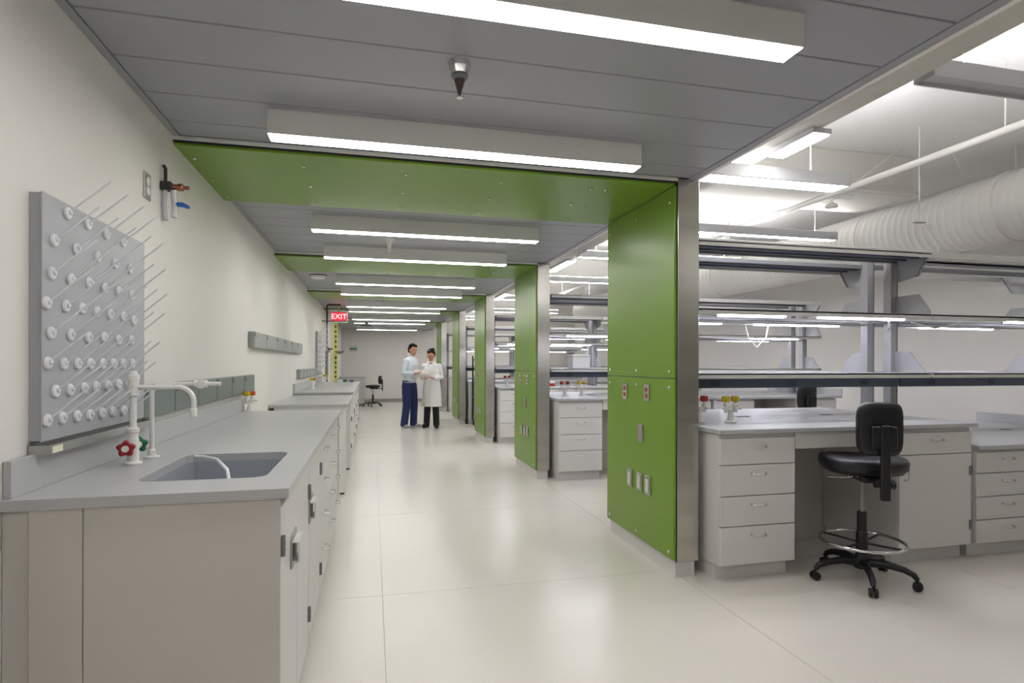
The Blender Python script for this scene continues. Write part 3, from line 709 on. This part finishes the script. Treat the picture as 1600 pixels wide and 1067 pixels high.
# clutter on farther benches
def carton(loc, w_, d_, h_, c, label, rz=0):
    b = thing('storage_box', label, 'box', loc, rz)
    obj('box_body', MB().box(-w_ / 2, w_ / 2, -d_ / 2, d_ / 2, 0, h_, .004), c, b)
    obj('box_lid', MB().box(-w_ / 2 - .004, w_ / 2 + .004, -d_ / 2 - .004, d_ / 2 + .004, h_ - .03, h_ + .006, .003), 'box_white' if c != 'box_white' else 'outlet_grey', b)
    return b
carton((2.45, 6.72, 1.28), .22, .2, .16, 'box_white', 'white box at left end of low shelf, second right bench')
carton((3.0, 6.72, 1.28), .10, .12, .08, 'box_white', 'small white box mid low shelf, second right bench')
carton((2.9, 6.72, 1.71), .16, .2, .12, 'box_white', 'white box on middle shelf, second right bench')
carton((2.85, 9.82, .941), .16, .16, .13, 'box_blue', 'blue box on the third right bench worktop')
carton((3.05, 9.80, .941), .12, .14, .08, 'dull_red_plastic', 'small red box on the third right bench worktop')
carton((2.55, 9.82, 1.28), .25, .22, .2, 'box_white', 'white box on low shelf, third right bench')
carton((2.5, 12.95, 1.28), .25, .22, .2, 'box_blue', 'blue box on low shelf, fourth right bench')
t = thing('equipment_cart', 'dark blue-grey equipment cart standing beside the fourth green column', 'cart', (2.3, 12.25, 0))
obj('cart_frame', MB().box(-.2, -.17, -.2, -.17, .1, 1.5, .003).box(.17, .2, -.2, -.17, .1, 1.5, .003).box(-.2, -.17, .17, .2, .1, 1.5, .003).box(.17, .2, .17, .2, .1, 1.5, .003), 'black_plastic', t)
for zz in (.15, .6, 1.0, 1.4): obj('cart_shelf', MB().box(-.19, .19, -.19, .19, zz, zz + .03, .003), 'cart_grey', t)
for zz, hh in ((.18, .35), (.63, .3), (1.03, .3)): obj('equipment_box', MB().box(-.15, .15, -.16, .15, zz, zz + hh, .02), 'cart_grey', t)
for x, y_ in ((-.17, -.17), (.17, -.17), (-.17, .17), (.17, .17)): obj('caster', MB().lathe([(.05, -.015), (.05, .015)], (x, y_, .05), 'x', 16), 'black_plastic', t)

# ================================================================== PENDANT LIGHTS, DUCT, PIPES
def pendant(x0, x1, y_, z, label, down=True, wid=.11, up_w=.28):
    t = thing('pendant_light', label, 'light', ((x0 + x1) / 2, y_, z), 0, 'pendant lights over the lab benches')
    L = x1 - x0
    h = MB().prism([(-wid / 2, .0), (-wid / 2, .085), (-wid * .3, .095), (wid * .3, .095), (wid / 2, .085), (wid / 2, 0), (wid * .4, 0), (wid * .4, .02), (-wid * .4, .02), (-wid * .4, 0)], 'x', -L / 2, L / 2)
    obj('housing', h, 'pendant_paint', t)
    obj('end_cap', MB().box(-L / 2 - .004, -L / 2, -wid / 2, wid / 2, 0, .09, .001), 'holder_grey', t)
    obj('end_cap', MB().box(L / 2, L / 2 + .004, -wid / 2, wid / 2, 0, .09, .001), 'holder_grey', t)
    if down: obj('diffuser', MB().box(-L / 2 + .01, L / 2 - .01, -wid * .39, wid * .39, .0, .018, .002), 'lamp_pendant', t)
    obj('uplight_diffuser', MB().box(-L / 2 + .01, L / 2 - .01, -wid * up_w, wid * up_w, .095, .098), 'lamp_up' if up_w > .01 else 'pendant_paint', t)
    for hx in (-L / 2 + .25, L / 2 - .25):
        obj('hanger', MB().tube([(hx, 0, .09), (hx, 0, ZD - .002 - z)], .004, 6), 'pipe_paint', t)
    return t
pendant(2.66, 5.1, 2.33, 2.75, 'nearest pendant light, its grey unlit underside at upper right', down=False, up_w=.11)
pendant(2.13, 3.28, 3.53, 2.60, 'short bright pendant light just above the nearest right bench', wid=.19, up_w=.30)
pendant(4.4, 5.6, -1.4, 2.75, 'rearmost pendant light, behind the camera position', up_w=.3)  # unseen lamp added to brighten what the steel column cover reflects
pendant(2.66, 5.1, 5.58, 2.74, 'pendant light seen just above the nearest top shelf', up_w=.10)
pl = ['pendant light seen between first and second green columns, upper one', 'pendant light seen between first and second green columns, lower one', 'pendant light seen between the second and third green columns', 'pendant light in the fourth lab bay', 'pendant light nearest the far end wall']
for y_, n in zip((7.32, 9.6, 12.6, 15.7, 18.6), pl): pendant(2.66, 5.1, y_, 2.75, n)  # the last one is a hidden lamp added to brighten the far wall
for (a, b), n in zip(((2.92, 3.34), (7.38, 8.3), (11.2, 12.3)), ('nearest', 'second', 'third')):
    t = thing('strip_light', '%s strip light running along the edge of the long white beam' % n, 'light', (2.59, (a + b) / 2, 2.70), 0, 'strip lights along the long beam')
    L = b - a
    obj('housing', MB().box(-.065, .065, -L / 2, L / 2, .008, .04, .003), 'pendant_paint', t)
    obj('diffuser', MB().box(-.055, .055, -L / 2 + .01, L / 2 - .01, 0, .008, .002), 'lamp_strip', t)

# spiral duct
dx_, dz_, R_ = 6.0, 2.86, .33
m = MB(); n = 40; pts = []
rings = []; y_ = -2.0
while y_ < 16:
    rings += [(y_, R_), (y_ + .062, R_), (y_ + .067, R_ + .006), (y_ + .075, R_ + .006), (y_ + .08, R_)]; y_ += .085
prof = [(r_, a) for a, r_ in rings]
def duct_mesh():
    vs = []; N = 36
    for a, r_ in rings:
        for k in range(N):
            th = 2 * PI * k / N; vs.append((dx_ + r_ * math.cos(th), a + .085 * k / N, dz_ + r_ * math.sin(th)))
    fs = [(i * N + k, i * N + (k + 1) % N, (i + 1) * N + (k + 1) % N, (i + 1) * N + k) for i in range(len(rings) - 1) for k in range(N - 1)]
    fs += [(i * N + N - 1, i * N, (i + 1) * N, (i + 1) * N + N - 1) for i in range(len(rings) - 1)]
    mb = MB(); mb.add(vs, fs, True); return mb
t = thing('air_duct', 'large round white spiral air duct running along the right side of the lab', 'duct', (0, 0, 0))
obj('duct_shell', duct_mesh(), 'duct_metal', t)
for yy in (1.2, 4.3, 5.9, 9, 12):
    obj('duct_strap', MB().lathe([(R_ + .013, -.02), (R_ + .016, -.02), (R_ + .016, .02), (R_ + .013, .02)], (dx_, yy, dz_), 'y', 36), 'duct_metal', t)
    obj('strap_rod', MB().tube([(dx_, yy, dz_ + R_ + .012), (dx_, yy, ZD - .002)], .006, 6), 'pipe_paint', t)
t = thing('sprinkler_pipe', 'long white sprinkler pipe running below the lab ceiling', 'pipe', (4.23, 0, 2.95))
obj('pipe', MB().tube([(0, -2.5, 0), (0, 3.5, 0), (0, 9, 0), (0, 18, 0)], .028, 14), 'pipe_paint', t)
for yy in (2.9, 6.1, 9.3, 12.5):
    obj('coupling', MB().lathe([(.028, -.03), (.036, -.028), (.036, .028), (.028, .03)], (0, yy, 0), 'y', 14), 'pipe_paint', t)
    obj('clevis_hanger', MB().tube([(0, yy + .2, .02), (0, yy + .2, .10 if (4.7 < yy + .2 < 5.6 or 7.9 < yy + .2 < 8.7 or 11.1 < yy + .2 < 11.8) else .5)], .005, 6), 'pipe_paint', t)
t = thing('sprinkler', 'white sprinkler head on the long pipe above the nearest right bench', 'sprinkler', (4.23, 4.68, 2.93))
obj('branch', MB().tube([(0, 0, 0), (.10, -.03, -.0), (.22, -.03, .0)], .02, 10).tube([(.02, 0, 0), (.02, 0, -.07)], .018, 10), 'white_enamel', t)
obj('head', MB().lathe([(.02, .03), (.05, .01), (.055, -.01), (.03, -.02), (.0001, -.02)], (.02, 0, -.085), n=18), 'white_enamel', t)
t = thing('hanging_conduit', 'thin white rod and cable dropping from the ceiling to the shelving', 'conduit', (4.71, 4.17, 2.6))
obj('rod', MB().tube([(0, 0, 0), (0, 0, .85)], .006, 6), 'pipe_paint', t)
obj('rod_plate', MB().box(-.05, .05, -.02, .02, -.01, 0, .001), 'holder_grey', t)
obj('cable', MB().tube([(.03, 0, -.01), (0, -.1, -.12), (-.2, -.35, -.3), (-.50, -.60, -.40), (-.68, -.72, -.435)], .004, 6), 'white_enamel', t)
tag(obj('conduit_run', MB().tube([(5.60, 4.5, 3.2), (5.45, 4.5, ZD)], .006, 6), 'pipe_paint'), 'thin slanting wire beside the duct', 'wire')
tag(obj('slanting_brace', MB().tube([(4.3, 4.6, 2.95), (5.0, 4.62, ZD)], .006, 6), 'pipe_paint'), 'thin white slanting brace above the sprinkler pipe', 'wire')

# ================================================================== STOOLS
def stool(loc, rz, label, hs=.77):
    t = thing('lab_stool', label, 'stool', loc, rz, 'black swivel lab stools')
    # seat faces local +y (front), back at -y
    for k in range(5):
        a = math.radians(90 + 25 + 72 * k); c, s_ = math.cos(a), math.sin(a)
        leg = obj('base_arm', MB().tube([(c * .03, s_ * .03, .115), (c * .12, s_ * .12, .125), (c * .22, s_ * .22, .11), (c * .265, s_ * .265, .09), (c * .285, s_ * .285, .065)], [.028, .024, .02, .018, .014], 8), 'black_plastic', t)
        cm = MB()
        for off in (-.014, .014):
            p = Vector((c * .285 - s_ * off, s_ * .285 + c * off, .027)); axx = (Vector((c, s_, 0)), Vector((0, 0, 1)), Vector((-s_, c, 0)))
            cm.lathe([(.010, -.009), (.026, -.008), (.027, 0), (.026, .008), (.010, .009)], p, axx, 14)
        cm.tube([(c * .285, s_ * .285, .035), (c * .285, s_ * .285, .07)], .008, 8)
        obj('caster', cm, 'black_plastic', t)
    obj('hub', MB().lathe([(.045, .08), (.05, .09), (.045, .15), (.03, .17)], n=20), 'black_plastic', t)
    obj('cylinder_cover', MB().lathe([(.033, .15), (.033, .30), (.028, .31), (.028, .42), (.022, .43)], n=20), 'black_plastic', t)
    obj('gas_cylinder', MB().tube([(0, 0, .42), (0, 0, hs - .14)], .014, 14), 'grey_pipe', t)
    ring = [(.235 * math.cos(2 * PI * k / 40), .235 * math.sin(2 * PI * k / 40), .245) for k in range(41)]
    fr = MB().tube(ring, .010, 8, caps=False)
    obj('foot_ring', fr, 'chrome', t)
    sp = MB()
    for k in range(4):
        a = PI / 4 + k * PI / 2; sp.tube([(math.cos(a) * .03, math.sin(a) * .03, .235), (math.cos(a) * .232, math.sin(a) * .232, .243)], .007, 8)
    obj('ring_spoke', sp, 'black_plastic', t)
    # seat
    K = 36; sm = MB(); vs = []
    lv = [(hs - .095, .70), (hs - .09, .88), (hs - .06, .98), (hs - .03, 1.0), (hs - .01, .95), (hs, .80), (hs + .002, .4)]
    for z, s_ in lv:
        for k in range(K):
            th = 2 * PI * k / K; ex = .75
            x = math.copysign(abs(math.cos(th)) ** ex, math.cos(th)) * .235 * s_; y_ = math.copysign(abs(math.sin(th)) ** ex, math.sin(th)) * .22 * s_
            vs.append((x, y_ , z + .012 * (abs(x) / .235) ** 2 * (1 if s_ > .5 and z > hs - .05 else 0) - (.012 if s_ <= .4 else 0)))
    fs = [(l * K + k, l * K + (k + 1) % K, (l + 1) * K + (k + 1) % K, (l + 1) * K + k) for l in range(len(lv) - 1) for k in range(K)]
    fs += [tuple(range(K))[::-1], tuple((len(lv) - 1) * K + k for k in range(K))]
    sm.add(vs, fs, True)
    obj('seat', sm, 'black_vinyl', t)
    obj('mechanism', MB().box(-.06, .06, -.16, .08, hs - .14, hs - .095, .01).box(-.025, .025, -.30, -.14, hs - .13, hs - .11, .004), 'black_plastic', t)
    lv_ = obj('adjust_lever', MB().tube([(-.05, -.02, hs - .12), (-.10, -.02, hs - .13), (-.16, .03, hs - .14), (-.2, .03, hs - .14)], .005, 8), 'chrome', t)
    obj('adjust_knob', MB().lathe([(.026, 0), (.026, .025), (.015, .03)], (.03, -.28, hs - .12), 'x', 14).lathe([(.02, 0), (.02, .02)], (-.05, -.28, hs - .12), 'x', 12), 'black_plastic', t)
    km = MB()
    for q in (-.02, .015, .05):
        km.lathe([(.007, 0), (.007, .004)], (-.062, q - .08, hs - .11), (Vector((0, 1, 0)), Vector((0, 0, 1)), Vector((-1, 0, 0))), 8)
    obj('screw', km, 'chrome', t)
    # back bar and backrest
    obj('back_bar', MB().box(-.026, .026, -.31, -.285, hs - .21, hs + .22, .006), 'black_plastic', t)
    bm_ = MB(); vs = []; K = 32
    def sup(th, a, b, e=.45): return (math.copysign(abs(math.cos(th)) ** e, math.cos(th)) * a, math.copysign(abs(math.sin(th)) ** e, math.sin(th)) * b)
    lv = [(-.285, .80), (-.28, .94), (-.265, 1.0), (-.24, 1.0), (-.225, .95), (-.218, .80)]
    for yy_, s_ in lv:
        for k in range(K):
            x, z = sup(2 * PI * k / K, .124, .155)
            vs.append((x * s_, yy_ + .03 * (x / .124) ** 2, hs + .195 + z * s_))
    fs = [(l * K + k, l * K + (k + 1) % K, (l + 1) * K + (k + 1) % K, (l + 1) * K + k) for l in range(len(lv) - 1) for k in range(K)]
    fs += [tuple(range(K))[::-1], tuple((len(lv) - 1) * K + k for k in range(K))]
    bm_.add(vs, fs, True)
    bk = obj('backrest', bm_, 'black_vinyl', t)
    obj('backrest_shell', MB().box(-.07, .07, -.298, -.278, hs + .085, hs + .215, .008), 'black_plastic', bk)
    return t
st = stool((2.955, 3.0, 0), math.radians(0), 'black swivel lab stool in front of the nearest right bench')
st.rotation_euler.z = math.radians(-22)
dup(st, (4.75, 5.83, -.0), .1, label='black lab stool whose backrest shows above the nearest right bench')
ch = dup(st, (.02, 18.55, 0), math.radians(75), label='black lab stool far down the corridor near the end wall')
ch.scale = (1, 1, .84)

# ================================================================== PEOPLE
def evalmesh(o):
    dg = bpy.context.evaluated_depsgraph_get(); me = bpy.data.meshes.new_from_object(o.evaluated_get(dg)); return me
def skin_me(V, E, R, sub=2):
    me = bpy.data.meshes.new('s'); me.from_pydata(V, E, []); o = bpy.data.objects.new('s', me); C.objects.link(o)
    sm = o.modifiers.new('s', 'SKIN'); 
    for i, r in enumerate(R):
        sv = me.skin_vertices[0].data[i]; sv.radius = r if isinstance(r, (tuple, list)) else (r, r); sv.use_root = (i == 0)
    s2 = o.modifiers.new('u', 'SUBSURF'); s2.levels = sub
    out = evalmesh(o); bpy.data.objects.remove(o); return out
def fuse(meshes, vox, smooth=4, name='body'):
    bm = bmesh.new()
    for m_ in meshes:
        if isinstance(m_, MB): m_ = m_.mesh('x')
        bm.from_mesh(m_)
    me = bpy.data.meshes.new('f'); bm.to_mesh(me); bm.free()
    o = bpy.data.objects.new('f', me); C.objects.link(o)
    r = o.modifiers.new('r', 'REMESH'); r.mode = 'VOXEL'; r.voxel_size = vox; r.use_smooth_shade = True
    s = o.modifiers.new('sm', 'SMOOTH'); s.iterations = smooth; s.factor = .5
    out = evalmesh(o); bpy.data.objects.remove(o); out.name = name
    for p in out.polygons: p.use_smooth = True
    return out
def loft(rings, n=28):
    """rings: (centre, u, v) ellipse half axes vectors"""
    m = MB(); vs = []
    for c, u, v in rings:
        c, u, v = Vector(c), Vector(u), Vector(v)
        vs += [c + u * math.cos(2 * PI * k / n) + v * math.sin(2 * PI * k / n) for k in range(n)]
    fs = [(l * n + k, l * n + (k + 1) % n, (l + 1) * n + (k + 1) % n, (l + 1) * n + k) for l in range(len(rings) - 1) for k in range(n)]
    fs += [tuple(range(n))[::-1], tuple((len(rings) - 1) * n + k for k in range(n))]
    m.add(vs, fs, True); return m
def ell(c, r, ax=None, n=18):
    """ellipsoid with local axes (list of 3 vectors)"""
    ax = ax or (Vector((1, 0, 0)), Vector((0, 1, 0)), Vector((0, 0, 1))); c = Vector(c); m = MB(); vs = []; L = n // 2
    for i in range(1, L):
        ph = PI * i / L
        for k in range(n):
            th = 2 * PI * k / n; vs.append(c + ax[0] * r[0] * math.sin(ph) * math.cos(th) + ax[1] * r[1] * math.sin(ph) * math.sin(th) + ax[2] * r[2] * math.cos(ph))
    t_, b_ = len(vs), len(vs) + 1; vs += [c + ax[2] * r[2], c - ax[2] * r[2]]
    fs = [(i * n + k, i * n + (k + 1) % n, (i + 1) * n + (k + 1) % n, (i + 1) * n + k) for i in range(L - 2) for k in range(n)]
    fs += [(t_, (k + 1) % n, k) for k in range(n)] + [(b_, (L - 2) * n + k, (L - 2) * n + (k + 1) % n) for k in range(n)]
    m.add(vs, fs, True); return m
def person(base, F, label, J, female):
    """J: joints in person coordinates (f forward, s to the left, z)"""
    F = Vector(F).normalized(); S = Vector((-F.y, F.x, 0)); Z = Vector((0, 0, 1)); B = Vector(base)
    def P(p): return F * p[0] + S * p[1] + Z * p[2]
    hc, hd, ht = P(J['head']), Vector(J['look']), None
    look = (F * J['look'][0] + S * J['look'][1] + Z * J['look'][2]).normalized()
    side = Z.cross(look).normalized(); upv = look.cross(side).normalized()
    def H(f, s, z): return hc + look * f + side * s + upv * z
    parts = []
    V = []; E = []; R = []
    def v(p, r): V.append(P(p)); R.append(r); return len(V) - 1
    pel = v(J['pelvis'], (.115, .10)); sp = v(J['spine'], (.11, .09)); chs = v(J['chest'], (.13, .10)); nk = v(J['neck'], .052); hd_ = v([a * .5 + b * .5 for a, b in zip(J['neck'], J['head'])], .05)
    E += [(pel, sp), (sp, chs), (chs, nk), (nk, hd_)]
    for sd in ('l', 'r'):
        hip, kn, an, toe = [v(J[k + sd], r) for k, r in (('hip', .08), ('knee', .055), ('ankle', .038), ('toe', .03))]
        E += [(pel, hip), (hip, kn), (kn, an), (an, toe)]
        sh, el, wr = [v(J[k + sd], r) for k, r in (('shoulder', .045), ('elbow', .036), ('wrist', .026))]
        E += [(chs, sh), (sh, el), (el, wr)]
    parts.append(skin_me(V, E, R, 1))
    # head
    hw = .072 if female else .077
    parts.append(ell(H(-.005, 0, .035), (.095, hw, .095), (look, side, upv), 24))
    parts.append(ell(H(.018, 0, -.035), (.072, hw * .80, .078), (look, side, upv), 24))
    parts.append(ell(H(.06, 0, -.085), (.028, .028, .022), (look, side, upv), 14))
    parts.append(loft([(H(.078, 0, .02), side * .008, look * .008), (H(.094, 0, -.015), side * .013, look * .014), (H(.086, 0, -.028), side * .014, look * .008)], 10))
    for s_ in (-1, 1): parts.append(ell(H(-.005, s_ * hw * 1.0, -.005), (.018, .009, .03), (look, side, upv), 12))
    # hands
    for sd in ('l', 'r'):
        w_ = P(J['wrist' + sd]); h_ = P(J['hand' + sd]); d = (h_ - w_).normalized()
        pn = Vector(J.get('palm' + sd, (0, 0, 1))); pn = (F * pn[0] + S * pn[1] + Z * pn[2]); pn = (pn - d * pn.dot(d)).normalized(); sdv = d.cross(pn).normalized()
        if sd == 'l': sdv = -sdv
        parts.append(loft([(w_, sdv * .026, pn * .020), (w_ + d * .04, sdv * .038, pn * .017), (w_ + d * .085, sdv * .040, pn * .013)], 14))
        for k, (off, L) in enumerate(((-.030, .062), (-.010, .072), (.010, .068), (.030, .052))):
            p0 = w_ + d * .075 + sdv * off; parts.append(MB().tube([p0, p0 + d * L * .45, p0 + d * L * .75 + pn * L * .25, p0 + d * L * .9 + pn * L * .5], [.009, .0085, .008, .006], 8))
        p0 = w_ + d * .025 - sdv * .028; parts.append(MB().tube([p0, p0 - sdv * .02 + d * .03, p0 - sdv * .02 + d * .055 + pn * .02], [.011, .010, .008], 8))
    body = obj('person', fuse(parts, .006, 3, 'person'), 'skin'); body.location = B
    tag(body, label, 'person')
    # eyes, lips
    for s_ in (-1, 1):
        e = obj('eye', ell(H(.078, s_ * .030, .004), (.008, .012, .008), (look, side, upv), 10), 'eye_white', body)
        obj('iris', ell(H(.085, s_ * .030, .004), (.003, .005, .005), (look, side, upv), 8), 'hair', e)
        obj('eyebrow', MB().tube([H(.082, s_ * .012, .024), H(.084, s_ * .03, .029), H(.074, s_ * .048, .024)], .004, 6), 'hair', body)
    obj('lips', ell(H(.083, 0, -.052), (.008, .022, .007), (look, side, upv), 12), 'lips', body)
    # hair
    hp = [ell(H(-.026, 0, .052), (.090, hw + .009, .084), (look, side, upv), 24), ell(H(-.05, 0, .0), (.066, hw + .006, .085), (look, side, upv), 20)]
    if female: hp += [ell(H(-.115, 0, .06), (.045, .045, .045), (look, side, upv), 14), ell(H(.022, .0, .095), (.052, .06, .030), (look, side, upv), 14)]
    else: hp += [ell(H(.026, 0, .100), (.052, .062, .030), (look, side, upv), 14)]
    obj('hair', fuse(hp, .006, 2, 'hair'), 'hair', body)
    return body, P, F, S, H, look, side
# --- man
Jm = dict(pelvis=(0, 0, .93), spine=(.02, 0, 1.10), chest=(.04, 0, 1.30), neck=(.055, 0, 1.47), head=(.085, 0, 1.60), look=(.86, -.28, -.30),
          hipl=(0, .09, .90), hipr=(0, -.09, .90), kneel=(.05, .10, .49), kneer=(.01, -.11, .49), anklel=(.03, .11, .08), ankler=(-.04, -.13, .08), toel=(.17, .14, .035), toer=(.10, -.17, .035),
          shoulderl=(.03, .175, 1.385), shoulderr=(.04, -.175, 1.385), elbowl=(.02, .235, 1.12), elbowr=(.02, -.24, 1.13), wristl=(.23, .12, 1.12), wristr=(.235, -.16, 1.13), handl=(.32, .06, 1.14), handr=(.33, -.12, 1.15))
man, P, F, S, H, lk, sdv = person((.735, 12.02, 0), (.80, -.60, 0), 'man in pale blue shirt and navy trousers standing left, holding papers', Jm, False)
def V3(*a): return P(a)
tor = [loft([(V3(0, 0, .93), S * .165, F * .125), (V3(.01, 0, 1.02), S * .165, F * .125), (V3(.025, 0, 1.15), S * .175, F * .13), (V3(.04, 0, 1.30), S * .19, F * .13), (V3(.04, 0, 1.39), S * .185, F * .11), (V3(.045, 0, 1.44), S * .12, F * .08), (V3(.055, 0, 1.475), S * .068, F * .068)])]
for q in ('l', 'r'):
    sh, el, wr = P(Jm['shoulder' + q]), P(Jm['elbow' + q]), P(Jm['wrist' + q])
    tor.append(ell(sh - Vector((0, 0, .012)), (.068, .068, .068)))
    tor.append(MB().tube([sh - (el - sh) * .05, sh.lerp(el, .5), el, el.lerp(wr, .5), el.lerp(wr, .95)], [.064, .060, .055, .048, .040], 16))
obj('shirt', fuse(tor, .008, 4, 'shirt'), 'shirt', man)
obj('collar', MB().tube([V3(.10, .06, 1.48), V3(.06, .075, 1.495), V3(0, .045, 1.505), V3(-.01, 0, 1.508), V3(0, -.045, 1.505), V3(.06, -.075, 1.495), V3(.10, -.06, 1.48)], .012, 8), 'shirt', man)
tr = [loft([(V3(0, 0, .97), S * .162, F * .122), (V3(0, 0, .90), S * .17, F * .13), (V3(0, 0, .82), S * .165, F * .125)])]
for q in ('l', 'r'):
    h, k, a = P(Jm['hip' + q]), P(Jm['knee' + q]), P(Jm['ankle' + q])
    tr.append(MB().tube([h - Vector((0, 0, .0)), h.lerp(k, .5), k, k.lerp(a, .5), a + Vector((0, 0, -.02))], [.105, .095, .08, .074, .076], 18))
obj('trousers', fuse(tr, .008, 4, 'trousers'), 'trousers', man)
obj('belt', loft([(V3(0, 0, .955), S * .168, F * .128), (V3(0, 0, .985), S * .168, F * .128)]), 'belt', man)
for q in ('l', 'r'):
    a, to = P(Jm['ankle' + q]), P(Jm['toe' + q]); d = (to - a); d.z = 0; d.normalize(); s_ = Vector((-d.y, d.x, 0)); c = Vector((a.x, a.y, 0))
    sh = obj('shoe', fuse([ell(c + d * .06 + Vector((0, 0, .055)), (.135, .052, .048), (d, s_, Vector((0, 0, 1)))), ell(c + Vector((0, 0, .075)), (.06, .045, .05), (d, s_, Vector((0, 0, 1))))], .007, 3, 'shoe'), 'sneaker', man)
    obj('sole', loft([(c + d * .06 + Vector((0, 0, 0)), d * .132, s_ * .05), (c + d * .06 + Vector((0, 0, .028)), d * .132, s_ * .052)], 20), 'sneaker_sole', sh)
# --- woman
Jw = dict(pelvis=(0, 0, .88), spine=(.01, 0, 1.03), chest=(.02, 0, 1.22), neck=(.04, 0, 1.37), head=(.07, 0, 1.50), look=(.80, -.25, -.52),
          hipl=(0, .08, .86), hipr=(0, -.08, .86), kneel=(.03, .085, .46), kneer=(.01, -.085, .46), anklel=(.0, .10, .08), ankler=(0, -.11, .08), toel=(.13, .13, .03), toer=(.13, -.16, .03),
          shoulderl=(.02, .150, 1.285), shoulderr=(.02, -.150, 1.285), elbowl=(.0, .205, 1.04), elbowr=(.0, -.20, 1.04), wristl=(.22, .07, 1.03), wristr=(.22, -.10, 1.00), handl=(.27, -.01, 1.06), handr=(.30, -.06, 1.03))
wom, P, F, S, H, lk, sdv = person((1.205, 12.16, 0), (-.30, -.95, 0), 'woman in white lab coat and glasses standing right, reading papers', Jw, True)
co = [loft([(V3(.0, 0, .44), S * .215, F * .165), (V3(0, 0, .70), S * .20, F * .155), (V3(0, 0, .86), S * .185, F * .145), (V3(.01, 0, 1.02), S * .16, F * .125), (V3(.02, 0, 1.18), S * .17, F * .13), (V3(.02, 0, 1.28), S * .165, F * .105), (V3(.03, 0, 1.33), S * .11, F * .075), (V3(.04, 0, 1.36), S * .065, F * .06)])]
for q in ('l', 'r'):
    sh, el, wr = P(Jw['shoulder' + q]), P(Jw['elbow' + q]), P(Jw['wrist' + q])
    co.append(ell(sh - Vector((0, 0, .012)), (.062, .062, .062)))
    co.append(MB().tube([sh - (el - sh) * .05, sh.lerp(el, .5), el, el.lerp(wr, .5), el.lerp(wr, .93)], [.058, .056, .054, .050, .046], 16))
coat = obj('lab_coat', fuse(co, .008, 4, 'lab_coat'), 'lab_coat', wom)
for s_ in (-1, 1):
    obj('lapel', MB().add([V3(.055, s_ * .065, 1.38), V3(.135, s_ * .10, 1.26), V3(.150, s_ * .015, 1.14), V3(.115, s_ * .03, 1.30), V3(.055, s_ * .075, 1.39), V3(.145, s_ * .105, 1.26), V3(.158, s_ * .012, 1.135), V3(.123, s_ * .028, 1.30)], [(0, 1, 2, 3), (4, 7, 6, 5), (0, 4, 5, 1), (1, 5, 6, 2), (2, 6, 7, 3), (3, 7, 4, 0)]), 'lab_coat', coat)
obj('blouse', MB().add([V3(.10, -.035, 1.35), V3(.10, .035, 1.35), V3(.148, 0, 1.17), V3(.09, -.03, 1.345), V3(.09, .03, 1.345), V3(.138, 0, 1.17)], [(0, 1, 2), (3, 5, 4), (0, 3, 4, 1), (1, 4, 5, 2), (2, 5, 3, 0)]), 'trousers', wom)
obj('coat_placket', MB().tube([V3(.150, 0, 1.13), V3(.137, 0, 1.02), V3(.150, 0, .86), V3(.161, 0, .70), V3(.169, 0, .46)], .005, 6), 'lab_coat', coat)
for q in ('l', 'r'):
    h, k, a, to = P(Jw['hip' + q]), P(Jw['knee' + q]), P(Jw['ankle' + q]), P(Jw['toe' + q])
    obj('trouser_leg', MB().tube([h, h.lerp(k, .5), k, k.lerp(a, .5), a + Vector((0, 0, -.045))], [.09, .085, .070, .066, .064], 18), 'black_cloth', wom)
    d = (to - a); d.z = 0; d.normalize(); s_ = Vector((-d.y, d.x, 0)); c = Vector((a.x, a.y, 0))
    sh = obj('shoe', fuse([ell(c + d * .05 + Vector((0, 0, .04)), (.14, .048, .046), (d, s_, Vector((0, 0, 1)))), ell(c + Vector((0, 0, .065)), (.05, .04, .05), (d, s_, Vector((0, 0, 1))))], .007, 3, 'shoe'), 'black_plastic', wom)
    obj('sole', loft([(c + d * .05 + Vector((0, 0, 0)), d * .135, s_ * .044), (c + d * .05 + Vector((0, 0, .018)), d * .135, s_ * .044)], 20), 'black_plastic', sh)
g = MB()
for s_ in (-1, 1):
    ring = [H(.098 , s_ * .030 + .022 * math.cos(2 * PI * k / 16), .004 + .016 * math.sin(2 * PI * k / 16)) for k in range(17)]
    g.tube(ring, .0028, 6, caps=False); g.tube([H(.098, s_ * .052, .008), H(.04, s_ * .078, .008), H(-.01, s_ * .082, .004)], .0025, 6)
g.tube([H(.099, -.009, .006), H(.102, 0, .008), H(.099, .009, .006)], .0025, 6)
tag(obj('glasses', g, 'black_plastic', None, wom.location), 'dark-framed glasses worn by the woman in the lab coat', 'glasses')
# papers held between them
pc = Vector((.955, 11.80, 1.12))
pp = thing('papers', 'open sheet of papers held between the man and the woman', 'papers', pc)
pu = Vector((1, -.12, 0)).normalized(); pv = Vector((.05, .40, .92)).normalized(); pnm = pu.cross(pv)
for k in range(3):
    o0 = pnm * (.0016 * k); sh = -.005 * k
    q = []
    for i in range(7):
        for j in (0, 1):
            a = -.17 + .34 * i / 6 + sh; b = (-.07 if j == 0 else .085) + sh
            q.append(pu * a + pv * b + o0 + pnm * (.012 * math.sin(i * 1.05)))
    m = MB(); nn = len(q); q2 = [x + pnm * .001 for x in q]
    fs = [(2 * i, 2 * i + 1, 2 * i + 3, 2 * i + 2) for i in range(6)]
    m.add(q + q2, fs + [tuple(nn + z for z in f[::-1]) for f in fs] + [(0, nn, nn + 1, 1), (12, 13, nn + 13, nn + 12)] + [(2 * i, 2 * i + 2, nn + 2 * i + 2, nn + 2 * i) for i in range(6)] + [(2 * i + 1, nn + 2 * i + 1, nn + 2 * i + 3, 2 * i + 3) for i in range(6)], True)
    obj('sheet', m, 'paper', pp)
